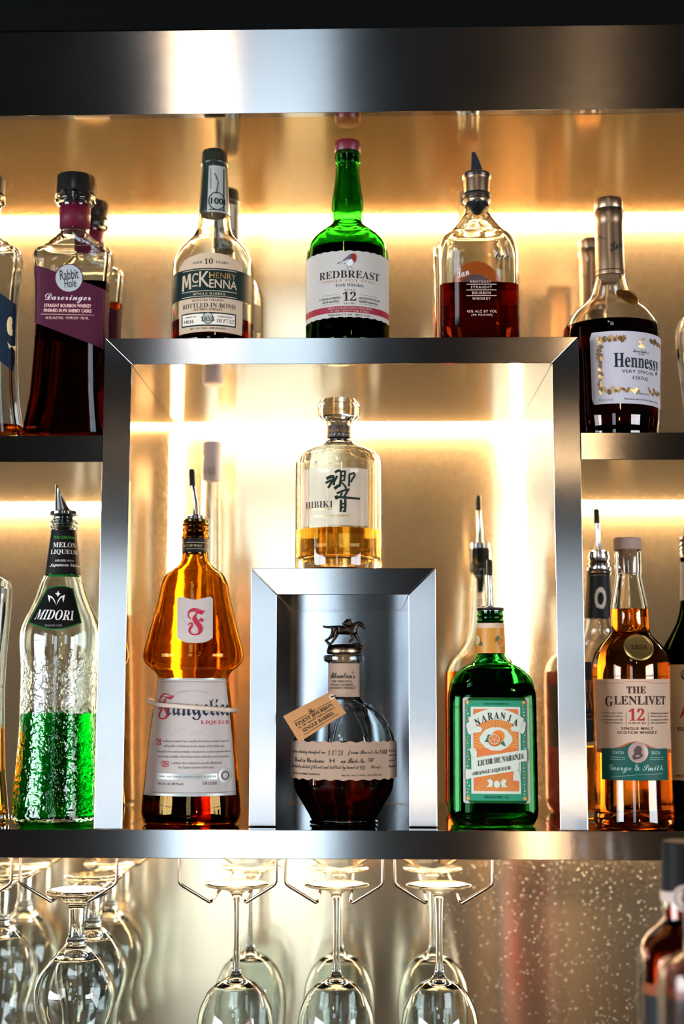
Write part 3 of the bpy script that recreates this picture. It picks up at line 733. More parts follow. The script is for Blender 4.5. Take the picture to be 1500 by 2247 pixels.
b8.liquid(660, L_AMB, True); b8.lathe('stopper', [(446, 20), (440, 24), (424, 24)], cork)
# --- cognac on the right side shelf, a twin behind it, and a clear one at the edge
HB = [(945, 97), (930, 99.5), (900, 100.5), (840, 102), (780, 104.5), (745, 105.5), (730, 105), (715, 101), (700, 92), (686, 80), (670, 62), (655, 47), (640, 40)]
HN = [(620, 34.5), (600, 32), (560, 31), (500, 30), (470, 30), (450, 28)]
b9 = Bottle('cognac_bottle', 'round-shouldered cognac bottle with white and gold vine label on the right shelf', 'bottle',
            1341, 740, .066, .2732, HB, HN, m=CL, t=.003, group='cognac bottles on the right shelf')
b9.liquid(722, L_COG)
brz = mat('bronze_capsule', (.36, .24, .15), .34, 1.0)
cp_ = b9.lathe('capsule', [(607, 32.8), (604, 33.2), (560, 32), (500, 31), (492, 31), (488, 32), (476, 32.5), (468, 31), (464, 29.5), (461, 31.5), (446, 31.5), (440, 30), (437.5, 26)], brz)
b9.lathe('ring', [(600, 33.6), (598, 33.6)], blk, cp_); b9.lathe('ring', [(465.5, 31.2), (462, 31.2)], blk, cp_)
b9.lathe('stopper', [(622, 14), (616, 20), (606, 21)], cork)
P = Print(b9); P.text('Hen', 'S', 1334, 1362, 538, 18, blkm, .0016, rot=.45); P.line([(1311, 521), (1316, 514), (1322, 522), (1328, 524)], 1.2, blkm, .0016); P.done('signature', cp_)
lil = paper('lilac_white_paper', 'c9c4cc', 0.2); P = Print(b9)
t0, t1 = -.62, 1.40                                     # label wraps to the right of centre
def hl(px): return px
def lab_patch(P, t0, t1, top, bot, m, off, rad=.06, nu=48, nv=12):
    pts = []
    for i in range(nu+1):
        u = i/nu; t = t0+(t1-t0)*u; e = max(0, abs(2*u-1)-(1-rad))/rad; c = .006*(1-math.sqrt(max(0, 1-e*e)))
        za, zb = P.b.zF(top)-c, P.b.zF(bot)+c
        for j in range(nv+1): pts.append((t, za+(zb-za)*j/nv))
    P.add(pts, [(i*(nv+1)+j, i*(nv+1)+j+1, (i+1)*(nv+1)+j+1, (i+1)*(nv+1)+j) for i in range(nu) for j in range(nv)], m, off)
lab_patch(P, t0, t1, 726, 884, lil, .0002); lb = P.done('label', b9.root, 'white label with gold vine border')
P = Print(b9); tel = mat('teal_black_ink', '0e2226', .5)
zc = lambda y: b9.zF(y)
def ttext(P, s_, st, a, b_, y, h, m, **k):
    """text between two angles"""
    v, f = glyphs(s_, st, k.get('spacing', 1), k.get('bold', 0)); xs = [p[0] for p in v]; ys = [p[1] for p in v]
    H = abs(P.b.zF(y-h/2)-P.b.zF(y+h/2)); zm = P.b.zF(y)
    P.add([(a+(b_-a)*(x-min(xs))/(max(xs)-min(xs)), zm+((yy-min(ys))/(max(ys)-min(ys))-.5)*H) for x, yy in v], f, m, .0005)
TL = 22/57.3
ttext(P, 'Hennessy', 'R', TL-.52, TL+.66, 794, 40, tel, bold=.03); ttext(P, 'VERY SPECIAL', '', TL-.36, TL+.46, 813.5, 7, tel, spacing=1.15); ttext(P, 'COGNAC', 'R', TL-.13, TL+.28, 827, 8.5, tel)
ttext(P, 'Maison Fondée en', 'S', TL-.12, TL+.28, 768, 7, ink); ttext(P, '1765', 'I', TL+.0, TL+.16, 774.5, 4.5, ink)
ttext(P, 'Jas Hennessy & Co', 'R', TL-.06, TL+.28, 861, 6, tel); ttext(P, 'Produced and bottled in Cognac France', 'S', TL-.32, TL+.62, 874.5, 6.5, tel); ttext(P, '40% alc./vol.', '', TL-.86, TL-.55, 875, 7, mat('grey_print', '9a949a', .6))
# arm and axe crest
def tpoly(P, pts, m, off=.0005):
    q = [Vector((x, y, 0)) for x, y in pts]; P.add([(TL+x/104, P.b.zF(y)) for x, y in pts], [tuple(t) for t in geometry.tessellate_polygon([q])], m, off)
tpoly(P, [(-2, 760), (18, 760), (16, 755), (8, 751), (5, 746), (10, 742), (16, 744), (18, 740), (12, 738), (8, 741), (0, 746), (4, 754)], gold)
# vine border: leaves along a frame
def leaf(P, t, z, r, m):
    pts = [(t, z)]
    for k in range(11): a = 2*PX*k/10; rr = r*(1 if k % 2 else .55); pts.append((t+rr*math.cos(a)/.05, z+rr*math.sin(a)))
    P.add(pts, [(0, i+1, i+2) for i in range(10)], m, .0005)
rnd = random.Random(3); bs_gold = [gold, mat('dark_gold_print', '6d4d24', .4, .3)]
fr = []
for k in range(15): fr.append((TL-.80, 742+k*8.3))
for k in range(9): fr.append((TL-.78+k*.06, 741+(k % 2)*3)); fr.append((TL-.70+k*.085, 853+(k % 2)*4))
for k in range(7): fr.append((TL+.34+k*.08, 742+(k % 2)*3)); fr.append((TL+.30+k*.09, 851+(k % 2)*5))
for k in range(15): fr.append((TL+.92, 742+k*8.3))
for t, y in fr:
    for d in (-1, 1): leaf(P, t+rnd.uniform(-.01, .01)+d*.035*rnd.random(), b9.zF(y+d*3*rnd.random()), rnd.uniform(.0020, .0033), rnd.choice(bs_gold))
for k in range(14): a = P.b.zF(742+k*8.3); P.add([(TL-.80+.02*math.sin(k), a), (TL-.785+.02*math.sin(k), a), (TL-.785+.02*math.sin(k+1), a-.0045), (TL-.80+.02*math.sin(k+1), a-.0045)], [(0, 1, 2, 3)], bs_gold[1], .0004)
P.done('lettering', lb)
# embossed seal on the shoulder
def seal(b, t, py, r, m, name, txt, tilt):
    z = b.zA(py); q = at(b.rings, z); p = Vector(((q[1]+.0005)*math.sin(t), -(q[2]+.0005)*math.cos(t), z))
    o = loft(name, smooth_rings([(0, r*.6, r*.6, 2), (.0008, r*.98, r*.98, 2), (.0016, r, r, 2), (.0024, r*.93, r*.93, 2), (.0024, r*.93, r*.93, 2), (.0018, r*.8, r*.8, 2)], 2), m, b.root, 32)
    o.location = p; o.rotation_euler = (math.radians(90-tilt), 0, t)
    v, f = glyphs(txt, 'B'); xs = [a[0] for a in v]; ys = [a[1] for a in v]; k = r*1.1/(max(xs)-min(xs))
    mesh('lettering', [((x-(min(xs)+max(xs))/2)*k, (y-(min(ys)+max(ys))/2)*k, .0021) for x, y in v], f, mat('dark_relief', '3a280c', .5, .5), o)
    tube('rim', [(r*.86*math.cos(a), r*.86*math.sin(a), .0021) for a in [2*PX*i/30 for i in range(30)]], .0004, m, o, 6, True)
    return o
seal(b9, .42, 669, .0135, mat('gold_seal', (.42, .26, .08), .35, 1.0), 'seal', '1765', 34)
copy_tree(b9.root, (unp(1300, 740, .215).x, .215, .2732), 'second cognac bottle, its bronze capsule showing left behind the first')
b11 = Bottle('whiskey_bottle', 'clear bottle with amber remainder cut by the right picture edge, on the right shelf', 'bottle',
             1562, 740, .06, .2732, [(945, 66), (880, 68), (820, 74), (770, 79), (740, 80), (720, 78), (700, 68), (685, 48)], [(660, 30), (560, 27), (520, 27)], m=CL, group=None)
b11.liquid(888, L_AMB); b11.lathe('stopper', [(530, 22), (520, 28), (490, 28)], blk)
P = Print(b11); P.strip(1497, 1600, lambda u: 765, lambda u: 850, crm, nu=20); P.done('label', b11.root)
# --- faceted clear whisky on the cubby
YH = .088
HBB = [(1262, 95), (1240, 95.5), (1200, 95.5), (1100, 95.5), (1040, 95.5), (1018, 95), (1004, 90), (994, 78), (986, 62), (981, 48)]
HBN = [(976, 36), (968, 29), (955, 27), (938, 26), (930, 30), (924, 30)]
b12 = Bottle('whiskey_bottle', 'faceted clear whisky bottle with glass stopper and kanji label standing on the small cubby', 'bottle',
             743, 1130, YH, NZ, HBB, HBN, m=CLF, t=.005, tb=.014, seg=96, facets=24, fa=lambda z: 1.0, smooth=9)
b12.liquid(1166, liq('pale_gold_whisky', 'fadc92'))
st = b12.lathe('stopper', [(935, 16), (928, 20), (924, 30), (920, 42), (917, 46), (890, 47), (884, 44), (879, 40), (878, 34)], CLF, smooth=20, seg=24)
b12.lathe('stopper_core', [(940, 18), (926, 19)], cork)
band_open(b12, 'neck_label', 962, 937, 28, 27.2, mat('black_gold_band', '2b211c', .45))
P = Print(b12); P.text('SUNTORY WHISKY', 'R', 719, 766, 944, 6, gold, .0012); P.text('ウイスキー', '', 724, 762, 953, 6, silver, .0012); P.done('lettering', b12.root)
P = Print(b12); P.strip(660, 806, 1026, 1152, washi('washi_paper', 'f4eee4', .5), .0006, nu=40); lb = P.done('label', b12.root, 'pale translucent paper label')
P = Print(b12); kj = mat('green_black_ink', '14201a', .6)
for w_, st_ in ((17, ((640, 882), (672, 866), (696, 868))), (13, ((700, 838), (722, 824), (742, 828))), (12, ((694, 870), (672, 915), (652, 948))), (12, ((634, 912), (668, 896), (706, 882))), (12, ((716, 862), (694, 905), (690, 930))),
                 (11, ((742, 834), (740, 880), (734, 930))), (10, ((742, 832), (772, 828), (768, 865), (764, 900))), (8, ((742, 862), (768, 860))), (8, ((740, 896), (766, 896))), (16, ((740, 926), (716, 938), (696, 954))), (9, ((742, 906), (764, 926), (780, 950))),
                 (10, ((800, 850), (800, 892), (798, 936))), (10, ((800, 850), (834, 838), (838, 858), (820, 886), (812, 905))), (10, ((770, 932), (778, 954))), (11, ((712, 988), (756, 968), (802, 956))), (10, ((750, 982), (738, 1010))), (11, ((792, 962), (764, 1012))),
                 (20, ((700, 1020), (722, 1012))), (12, ((722, 1014), (790, 1018), (876, 1021))), (12, ((742, 1032), (741, 1080), (740, 1120))), (12, ((772, 1026), (773, 1070), (770, 1116), (756, 1112))), (9, ((742, 1064), (772, 1058))), (9, ((744, 1094), (762, 1082)))):
    P.line([(x/3.26+520, y/3.26+780) for x, y in st_], w_/3.26*1.4, kj, .0010, 3)
P.text('HIBIKI', 'R', 672, 730, 1106, 14, ink, .0010, bold=.01)
P.text('SUNTORY WHISKY', 'R', 672, 729, 1117, 5, gold, .0010); P.text('JAPANESE HARMONY', 'R', 684, 770, 1132, 6, gold, .0010); P.done('lettering', lb)

BS = -.1435
# --- melon liqueur
MD = [(1808, 92), (1796, 95), (1780, 95.5), (1730, 93), (1654, 88), (1600, 85), (1565, 84.5), (1520, 84), (1480, 84), (1450, 85.5), (1412, 89), (1386, 88), (1365, 82), (1340, 70), (1310, 57), (1281, 48)]
MDN = [(1262, 39.5), (1220, 33.5), (1180, 29), (1164, 27.5), (1162, 29.5), (1158, 32), (1156, 32), (1154, 28), (1150, 28), (1148, 31), (1144, 31), (1142, 27), (1136, 27)]
b14 = Bottle('liqueur_bottle', 'pebbled glass bottle half full of bright green liqueur with black fan label, lower left', 'bottle',
             131, 1500, .062, BS, MD, MDN, m=TEX, m_in=CL, t=.0035, group=None)
b14.liquid(1565, L_GREEN)
pr = b14.lathe('pourer', [(1133, 14), (1131, 28), (1130, 32), (1124, 32), (1121, 24), (1120, 18)], chrome)
s = b14.S; z0, z1 = b14.zA(1122), b14.zA(1064)
# scoop-shaped metal spout: half pipe cut on a slant
vs, fs = [], []; n = 20
for j in range(9):
    u = j/8
    for k in range(n):
        a = 2*PX*k/n; x, y = math.cos(a), math.sin(a); zt = z1-(z1-z0)*max(0, (x+.75))*.55
        r = (21-5*u)*s; vs.append((x*r-u*5*s, y*r*.8, z0+(zt-z0)*u))
fs = [(j*n+k, j*n+(k+1) % n, (j+1)*n+(k+1) % n, (j+1)*n+k) for j in range(8) for k in range(n)]+[tuple(range(8*n, 9*n))]
mesh('spout', vs, fs, mat('pewter', (.35, .33, .30), .22, 1.0), pr, True)
b14.lathe('stopper', [(1172, 9), (1160, 13), (1152, 17), (1150, 20), (1146, 17), (1142, 21), (1138, 17), (1134, 22)], rub)
bkl = mat('black_label', '070707', .55)
band_open(b14, 'neck_label', 1262, 1165, 40.3, 28.3, bkl, 'black neck band')
gl_ = mat('green_foil', '1c7a34', .3, .4); lg = mat('light_green_print', '3f9a3c', .5)
P = Print(b14)
NX = lambda x: x
P.strip(106, 184, lambda u: 1260, lambda u: 1265, gl_, .0006)
P.text('THE ORIGINAL', '', 119, 166, 1179, 6, lg, .0010, bold=.01); P.text('MELON', 'B', 118, 165, 1195.5, 11, white, .0010); P.text('LIQUEUR', 'B', 113, 169, 1211.5, 11.5, white, .0010)
P.text('INFUSED WITH', '', 122, 160, 1230, 4.5, white, .0010); P.text('Japanese Melons', 'BI', 111, 174, 1240.5, 8, white, .0010)
P.done('lettering', b14.root)
P = Print(b14)
def fan(P, g, m, off):
    nu, nv = 24, 12; pts = []
    for i in range(nu+1):
        u = i/nu
        for j in range(nv+1):
            v = j/nv; xa = 103+g+(160-103-2*g)*u; ya = 1290+g-5*math.sin(PX*u); xb = 62+g*1.4+(179-62-2.8*g)*u; yb = 1366-g+16*math.sin(PX*u)
            pts.append(P.tz(xa+(xb-xa)*v, ya+(yb-ya)*v))
    P.add(pts, [(i*(nv+1)+j, i*(nv+1)+j+1, (i+1)*(nv+1)+j+1, (i+1)*(nv+1)+j) for i in range(nu) for j in range(nv)], m, off)
fan(P, 0, gl_, .0004); lb = P.done('label', b14.root, 'black fan-shaped label with green edge')
P = Print(b14); fan(P, 2.4, bkl, .0007)
P.text('MIDORI', 'BI', 80, 163, 1349, 22, white, .0012, rot=-.03); P.text('20% ALC/VOL 1 LITER', '', 99, 136, 1372.5, 4, mat('grey_print', '9a949a', .6), .0012)
P.poly([(128, 1296), (130, 1302), (134, 1303), (130, 1305), (127, 1310), (125, 1305), (121, 1302), (126, 1301)], white, .0012)
for sx in (-1, 1):
    q = [(124, 1328), (124+sx*4, 1316), (124+sx*9, 1309), (124+sx*18, 1305), (124+sx*17, 1311), (124+sx*15, 1322), (124+sx*13, 1316), (124+sx*13, 1310), (124+sx*8, 1314)]
    P.poly(q, white, .0012)
P.done('lettering', lb)
# --- clear bottle cut by the left edge
b13 = Bottle('whiskey_bottle', 'flared clear bottle cut by the left picture edge, beside the green liqueur', 'bottle',
             -62, 1500, .06, BS, [(1808, 88, 6), (1780, 84, 6), (1700, 76, 6), (1560, 70, 6), (1480, 70, 6), (1400, 74, 6), (1330, 78, 6), (1290, 80, 5), (1272, 74, 4.5), (1262, 56, 4)], [(1245, 31), (1180, 31), (1170, 40), (1150, 40)], ratio=.5, box=True, m=glb, t=.0035)
b13.liquid(1600, L_GOLD, True); b13.lathe('stopper', [(1170, 24), (1150, 25), (1148, 41), (1112, 41)], blk)
# --- friar-shaped hazelnut liqueur
FR = [(1800, 104), (1781, 108.5), (1729, 104), (1680, 100), (1617, 94), (1560, 87), (1500, 79), (1488, 77.5), (1488, 77.5), (1480, 80), (1472, 86), (1464, 97), (1454, 106), (1442, 110), (1430, 109), (1404, 102), (1356, 90), (1310, 79), (1285, 74.5), (1268, 68), (1258, 60), (1248, 46), (1238, 35), (1228, 30)]
FRN = [(1215, 28), (1196, 28), (1184, 28.5), (1180, 31), (1176, 29), (1166, 27), (1163, 30), (1160, 27.5), (1155, 27), (1152, 30), (1149, 27), (1142, 27)]
b15 = Bottle('liqueur_bottle', 'amber friar-shaped liqueur bottle with white label, rope belt and slim pourer, inside the arch', 'bottle',
             424, 1480, .066, BS, FR, FRN, ratio=.80, m=AMB, t=.0035, tb=.006)
b15.liquid(1712, L_BRN)
pourer(b15, (1031, 1066, 1130, 1139), rub, [(1216, 8), (1206, 12), (1188, 20), (1186, 21), (1183, 18), (1176, 22), (1170, 18), (1162, 22), (1156, 18), (1150, 22), (1140, 23)], lean=9)
band_open(b15, 'neck_label', 1214, 1183, 28.9, 29.2, bkl, 'black neck band')
P = Print(b15); P.text('DUCT OF ITALY', 'B', 403, 442, 1197, 4.6, cream, .0009); P.line([(401, 1190), (455, 1190)], .8, cream, .0009); P.line([(401, 1204), (455, 1204)], .8, cream, .0009); P.done('lettering', b15.root)
fp = paper('friar_paper', 'd8d0ca', 0.3); P = Print(b15)
def cone_patch(P, th, top, bot, m, off, nu=40, nv=14, tc=0, dome=0):
    pts = []
    for i in range(nu+1):
        u = i/nu; t = tc-th+2*th*u
        for j in range(nv+1):
            za = P.b.zF(top)-dome*(2*u-1)**2; zb = P.b.zF(bot); pts.append((t, za+(zb-za)*j/nv))
    P.add(pts, [(i*(nv+1)+j, i*(nv+1)+j+1, (i+1)*(nv+1)+j+1, (i+1)*(nv+1)+j) for i in range(nu) for j in range(nv)], m, off)
cone_patch(P, 1.22, 1488, 1748, fp, .0003); cone_patch(P, 1.22, 1488, 1491, silver, .0005); cone_patch(P, 1.22, 1743, 1747, silver, .0005)
lb = P.done('label', b15.root, 'white wrap-around label')
P = Print(b15); crim = mat('friar_red', 'b3263c', .5); nav = mat('friar_navy', '1c2536', .5); gr_ = mat('body_print', '6f6664', .6); fa_ = mat('faint_print', 'bcaea8', .7)
P.text('F', 'F', 349, 381, 1550, 58, crim, .0007); P.text('rangelico', 'F', 366, 502, 1557, 46, nav, .0007)
P.text('LIQUEUR', 'R', 440, 501, 1586, 10, crim, .0007, bold=.008); P.text('PRODUCT OF ITALY', 'R', 388, 457, 1516, 4, fa_, .0007, arc=1.2)
for i, (t_, xa, xb, y) in enumerate((('ccording to legend Friar Angelico lived three centuries ago in the', 356, 501, 1627), ('rolling hills of Piedmont in the shadow of the Italian Alps.', 360, 492, 1638), ('Through his love and knowledge of nature he created a precious liqueur', 345, 504, 1650),
                                     ('made from carefully selected hazelnuts and other secret ingredients.', 348, 502, 1661), ('e continue the tradition by proudly offering this', 374, 486, 1675), ('fine liqueur in honor of his name.', 391, 470, 1684.5))):
    P.text(t_, 'R', xa, xb, y, 7, gr_, .0007)
P.text('A', 'F', 343, 355, 1629, 16, crim, .0007); P.text('W', 'F', 354, 371, 1677, 14, crim, .0007)
P.strip(345, 476, lambda u: 1698, lambda u: 1711, silver, .0006); P.text('100% NATURAL HAZELNUT FLAVOR', '', 351, 473, 1704.5, 4, gr_, .0009, spacing=1.2)
P.text('20% alc./vol. (40 Proof)', 'R', 347, 402, 1721, 6.5, ink, .0007); P.text('1.0 LITER', 'R', 444, 475, 1719, 7, ink, .0007)
P.disc(493, 1703, 15, 17.5, silver, .0007, inner=.6); P.disc(493, 1703, 8, 9.5, mat('ox_red', '6d2a2a', .5), .0008, inner=.72); P.disc(493, 1703, 6, 7, silver, .0008)
P.line([(348, 1496), (499, 1496)], .7, ink, .0007, 20); P.line([(331, 1740), (518, 1740)], .7, ink, .0007, 20)
for k in range(26): x = 352+rnd.random()*90; y = 1598+rnd.random()*14+abs(x-395)*.12; P.line([(x, y), (x+rnd.uniform(4, 12), y+rnd.uniform(-3, 3))], .5, fa_, .0006, 2)
P.done('lettering', lb)
# F plaque on the chest
P = Print(b15)
def plaque(P, g, m, off):
    nu, nv = 20, 14; pts = []
    for i in range(nu+1):
        u = i/nu; x = 389+g+(466-389-2*g)*u
        for j in range(nv+1):
            e = abs(2*u-1); ya = 1312+g+4.5*math.cos(PX*(2*u-1))*.8+(3*max(0, e-.85)/.15)**2*.6; yb = 1411-g-12*e**3; v = j/nv
            pts.append(P.tz(x, ya+(yb-ya)*v))
    P.add(pts, [(i*(nv+1)+j, i*(nv+1)+j+1, (i+1)*(nv+1)+j+1, (i+1)*(nv+1)+j) for i in range(nu) for j in range(nv)], m, off)
plaque(P, 0, fp, .0008); plq = P.done('chest_label', b15.root, 'small white shield label')
P = Print(b15); P.text('F', 'F', 411, 450, 1364, 60, crim, .0013)
for c_, r_ in ((424, 11), (437, 9)): P.disc(c_, 1377, r_, r_, fa_, .0011, inner=.93)
for sx in (-1, 1): P.line([(428, 1372), (428+sx*14, 1356), (428+sx*27, 1352), (428+sx*22, 1366), (428+sx*8, 1376)], .6, fa_, .0011, 3)
P.done('lettering', plq)
# tilted rope belt
q = at(b15.rings, b15.zA(1550)); R0, R1 = q[1]+.0052, q[2]+.0048; zc_ = b15.zA(1552)
rp = []
for k in range(72):
    a = 2*PX*k/72; x, y = math.sin(a), -math.cos(a); rp.append((x*R0-.001, y*R1, zc_+.0035*(-x)*1.0-.0008*y+(.004*max(0, -x-.7)/.3 if x < 0 else 0)))
rope = tube('rope', rp, .0026, mat('cotton_cord', 'd9c7b4', .85, bump=((900, 900, 500), .002, .6)), b15.root, 10, True); rope['label'] = 'cream twisted cord belt'
# --- tall bottle far behind it
b17 = Bottle('liqueur_bottle', 'tall slim pale liqueur bottle with grey cap, blurred at the back of the arch', 'bottle',
             462, 1300, .275, BS, [(1770, 42), (1700, 40), (1500, 34), (1300, 27)], [(1150, 23), (1100, 22), (1055, 21)], m=CL, t=.0025, tb=.006)
b17.liquid(1350, liq('pale_yellow_liqueur', 'f2cf7a'))
gcap = mat('grey_cap', '9a98a4', .5)
cp_ = b17.lathe('capsule', [(1056, 22.6), (1011, 22.8), (1010, 21.5), (1003, 21.5), (1002, 22.8), (973, 22.8), (970, 20)], gcap)
P = Print(b17); P.text('GALL', 'R', 449, 473, 1033, 16, mat('brown_grey_print', '6a5f5c', .6), .0022); P.done('lettering', cp_)
P = Print(b17); P.strip(433, 491, lambda u: 1460, lambda u: 1620, mat('peach_paper', 'd9a27c', .7), .0003, nu=16); P.done('label', b17.root)
# --- racehorse bourbon in the cubby
YBL = .075
def ufa(z): return .55 if z < .045 else (.25 if z < .095 else .0)
BL = [(1812, 79), (1806, 79), (1799, 72), (1799, 72), (1794, 75), (1770, 88), (1745, 103), (1732, 110), (1722, 112.5), (1722, 112.5), (1700, 113), (1660, 113), (1636, 113), (1616, 110), (1596, 102), (1576, 89), (1560, 75), (1548, 57), (1538, 42)]
BLN = [(1529, 34.5), (1500, 34), (1462, 34), (1455, 35), (1451, 43), (1448, 44.5), (1440, 44.5), (1438, 42)]
b18 = Bottle('bourbon_bottle', 'squat faceted bourbon bottle with racehorse stopper and kraft labels in the small cubby', 'bottle',
             754, 1660, YBL, BS, BL, BLN, m=CLF, t=.0045, tb=.010, seg=80, facets=10, fa=lambda z: 1.0 if z < .036 else max(0, 1-(z-.036)/.02), smooth=16)
b18.liquid(1632, liq('bourbon_deep', '9c3c14'))
# raised glass ribs arching over the shoulders
rb = 0
for k in range(7):
    a0 = -PX/2+(k-3)*2*PX/9+.12; pts = []
    for j in range(15):
        u = j/14; tt = a0+(u-.5)*2*PX/9*.92; zz = b18.zA(1626)+(b18.zA(1546)-b18.zA(1626))*math.sin(PX*u)**.55; q = at(b18.rings, zz)
        pts.append(((q[1]+.0002)*math.cos(tt), (q[2]+.0002)*math.sin(tt), zz))
    tube('glass_rib', pts, .0013, CLF, b18.root, 8)
kraft = mat('kraft_paper', 'a88c76', .8, bump=(900, .0003, .3)); kraft2 = mat('orange_kraft', 'c08a58', .8, bump=(900, .0003, .3))
P = Print(b18)
def bl_patch(P, th, top, bot, m, off, wavy=.0007):
    nu, nv = 160, 6; pts = []
    for i in range(nu+1):
        u = i/nu; t = -th+2*th*u; w1 = wavy*math.sin(u*2*th*26); za, zb = P.b.zF(top)+w1, P.b.zF(bot)+w1
        for j in range(nv+1): pts.append((t, za+(zb-za)*j/nv))
    P.add(pts, [(i*(nv+1)+j, i*(nv+1)+j+1, (i+1)*(nv+1)+j+1, (i+1)*(nv+1)+j) for i in range(nu) for j in range(nv)], m, off)
bl_patch(P, 1.62, 1628, 1712, kraft, .0016); lb = P.done('label', b18.root, 'kraft paper band with handwriting')
P = Print(b18); wi = mat('ink_black', (.015, .014, .015), .6); O = .0020
P.text('Bourbon whiskey dumped on', 'S', 644, 714, 1652, 12, wi, O); P.text('1-17-24', 'I', 720, 752, 1652, 11, wi, O); P.text('from Barrel No.', 'S', 762, 828, 1652, 12, wi, O); P.text('1468', 'I', 829, 846, 1651, 10, wi, O)
P.text('Stored in Warehouse', 'S', 650, 712, 1669, 11, wi, O); P.text('H', '', 724, 734, 1669, 9, wi, O); P.text('on Rick No.', 'S', 748, 799, 1669, 11, wi, O); P.text('30', 'I', 804, 817, 1668, 9, wi, O)
P.text('Individually selected, filtered and bottled by hand at', 'S', 644, 786, 1685, 12, wi, O); P.text('93', 'I', 788, 799, 1685, 9, wi, O); P.text('Proof.', 'S', 811, 833, 1685, 10, wi, O)
P.text('STRAIGHT BOURBON WHISKEY', 'B', 646, 704, 1700, 4, wi, O); P.text('46.5% ALC./VOL. (93 PROOF)', 'B', 749, 835, 1702, 4, wi, O)
for i, t_ in enumerate(('We believe this', 'bottle of whiskey', 'pleasure to', 'bourbon')): P.text(t_, 'S', 849, 865, 1649+i*11.5, 7, wi, O)
P.done('lettering', lb)
band_open(b18, 'neck_label', 1529, 1456, 34.9, 34.6, kraft, 'kraft paper neck band')
P = Print(b18); P.text("Blanton's", 'S', 726, 777, 1481, 15, wi, .0012)
for t_, xa, xb, y in (('THE ORIGINAL', 729, 772, 1495), ('SINGLE BARREL', 727, 774, 1502.5), ('BOURBON WHISKEY', 725, 779, 1509.5)): P.text(t_, 'R', xa, xb, y, 5, wi, .0012, bold=.008)
P.done('lettering', b18.root)
bronze = mat('antique_bronze', (.055, .040, .030), .34, 1.0, bump=(500, .0006, .5))
stp = b18.lathe('stopper', [(1446, 18), (1437, 20), (1436, 34), (1434, 37.5), (1430, 38), (1428, 36.5), (1424, 37.5), (1418, 34), (1414, 22), (1413, 5)], bronze, smooth=50)
b18.lathe('brass_band', [(1431, 38.4), (1427, 38.6)], mat('brass_worn', (.45, .30, .16), .3, 1.0), stp); b18.lathe('cork', [(1460, 22), (1444, 23), (1437, 24)], cork, stp)
def skinned(name, nodes, edges, m, parent, root=0, sub=2):
    me = bpy.data.meshes.new(name); me.from_pydata([n[:3] for n in nodes], edges, []); o = link(name, me, m, parent)
    sk = o.modifiers.new('skin', 'SKIN'); sk.use_smooth_shade = True
    if not me.skin_vertices: me.attributes  # layer is made by the modifier
    o.modifiers.new('subdivision', 'SUBSURF').levels = sub; o.modifiers['subdivision'].render_levels = sub
    bm = bmesh.new(); bm.from_mesh(me); sl_ = bm.verts.layers.skin.verify()
    bm.verts.ensure_lookup_table()
    for i, n in enumerate(nodes): bm.verts[i][sl_].radius = (n[3], n[3]); bm.verts[i][sl_].use_root = (i == root)
    bm.to_mesh(me); bm.free(); return o
s = b18.S
def HP(px, py, yo, r): return ((px-755.5)*s, yo*s, b18.zA(py), r*s)
hn = [HP(741, 1383, 0, 12.5), HP(752, 1384, 0, 11), HP(764, 1383, 0, 11.5), HP(773, 1380, 0, 11),
      HP(735, 1380, 0, 10), HP(729, 1376, 0, 3.6), HP(718, 1376.5, 0, 3.0), HP(708, 1374, 0, 2.4),
      HP(780, 1375, 0, 8), HP(786, 1367, 0, 6.2), HP(792, 1369, 0, 6), HP(804, 1380, 0, 3.4),
      HP(739, 1392, -3.5, 7), HP(735, 1401, -3.5, 3.6), HP(727, 1413, -3.5, 2.8),
      HP(733, 1390, 3.5, 6.5), HP(724, 1400, 3.5, 3.4), HP(715, 1406, 3.5, 2.6),
      HP(774, 1392, -3.5, 5.5), HP(775, 1402, -3.5, 3.2), HP(766, 1409, -3.5, 2.8),
      HP(780, 1391, 3.5, 5.2), HP(787, 1403, 3.5, 3.1), HP(793, 1415, 3.5, 2.6)]
he = [(0, 1), (1, 2), (2, 3), (0, 4), (4, 5), (5, 6), (6, 7), (3, 8), (8, 9), (9, 10), (10, 11), (0, 12), (12, 13), (13, 14), (4, 15), (15, 16), (16, 17), (3, 18), (18, 19), (19, 20), (3, 21), (21, 22), (22, 23)]
skinned('racehorse', hn, he, bronze, stp, 1)
jn = [HP(757, 1372, 0, 6.5), HP(760, 1365.5, 0, 7), HP(765, 1363.5, 0, 5), HP(771.5, 1361, 0, 4.6), HP(772, 1368, -4, 2.6), HP(779, 1371, -4, 2.2), HP(763, 1377, -7, 4.2), HP(757, 1384, -8, 2.8), HP(772, 1368, 4, 2.6), HP(763, 1377, 7, 4.2)]
skinned('jockey', jn, [(0, 1), (1, 2), (2, 3), (2, 4), (4, 5), (0, 6), (6, 7), (2, 8), (0, 9)], bronze, stp, 1)
tube('support', [HP(713, 1404, 0, 0)[:3], HP(722, 1412, 0, 0)[:3], HP(728, 1424, 0, 0)[:3]], [2.2*s, 3.5*s, 7*s], bronze, stp)
tube('support', [HP(770, 1416, 0, 0)[:3], HP(784, 1414, 0, 0)[:3], HP(794, 1418, 0, 0)[:3], HP(788, 1428, 0, 0)[:3]], [2.5*s, 4*s, 3.4*s, 5*s], bronze, stp)
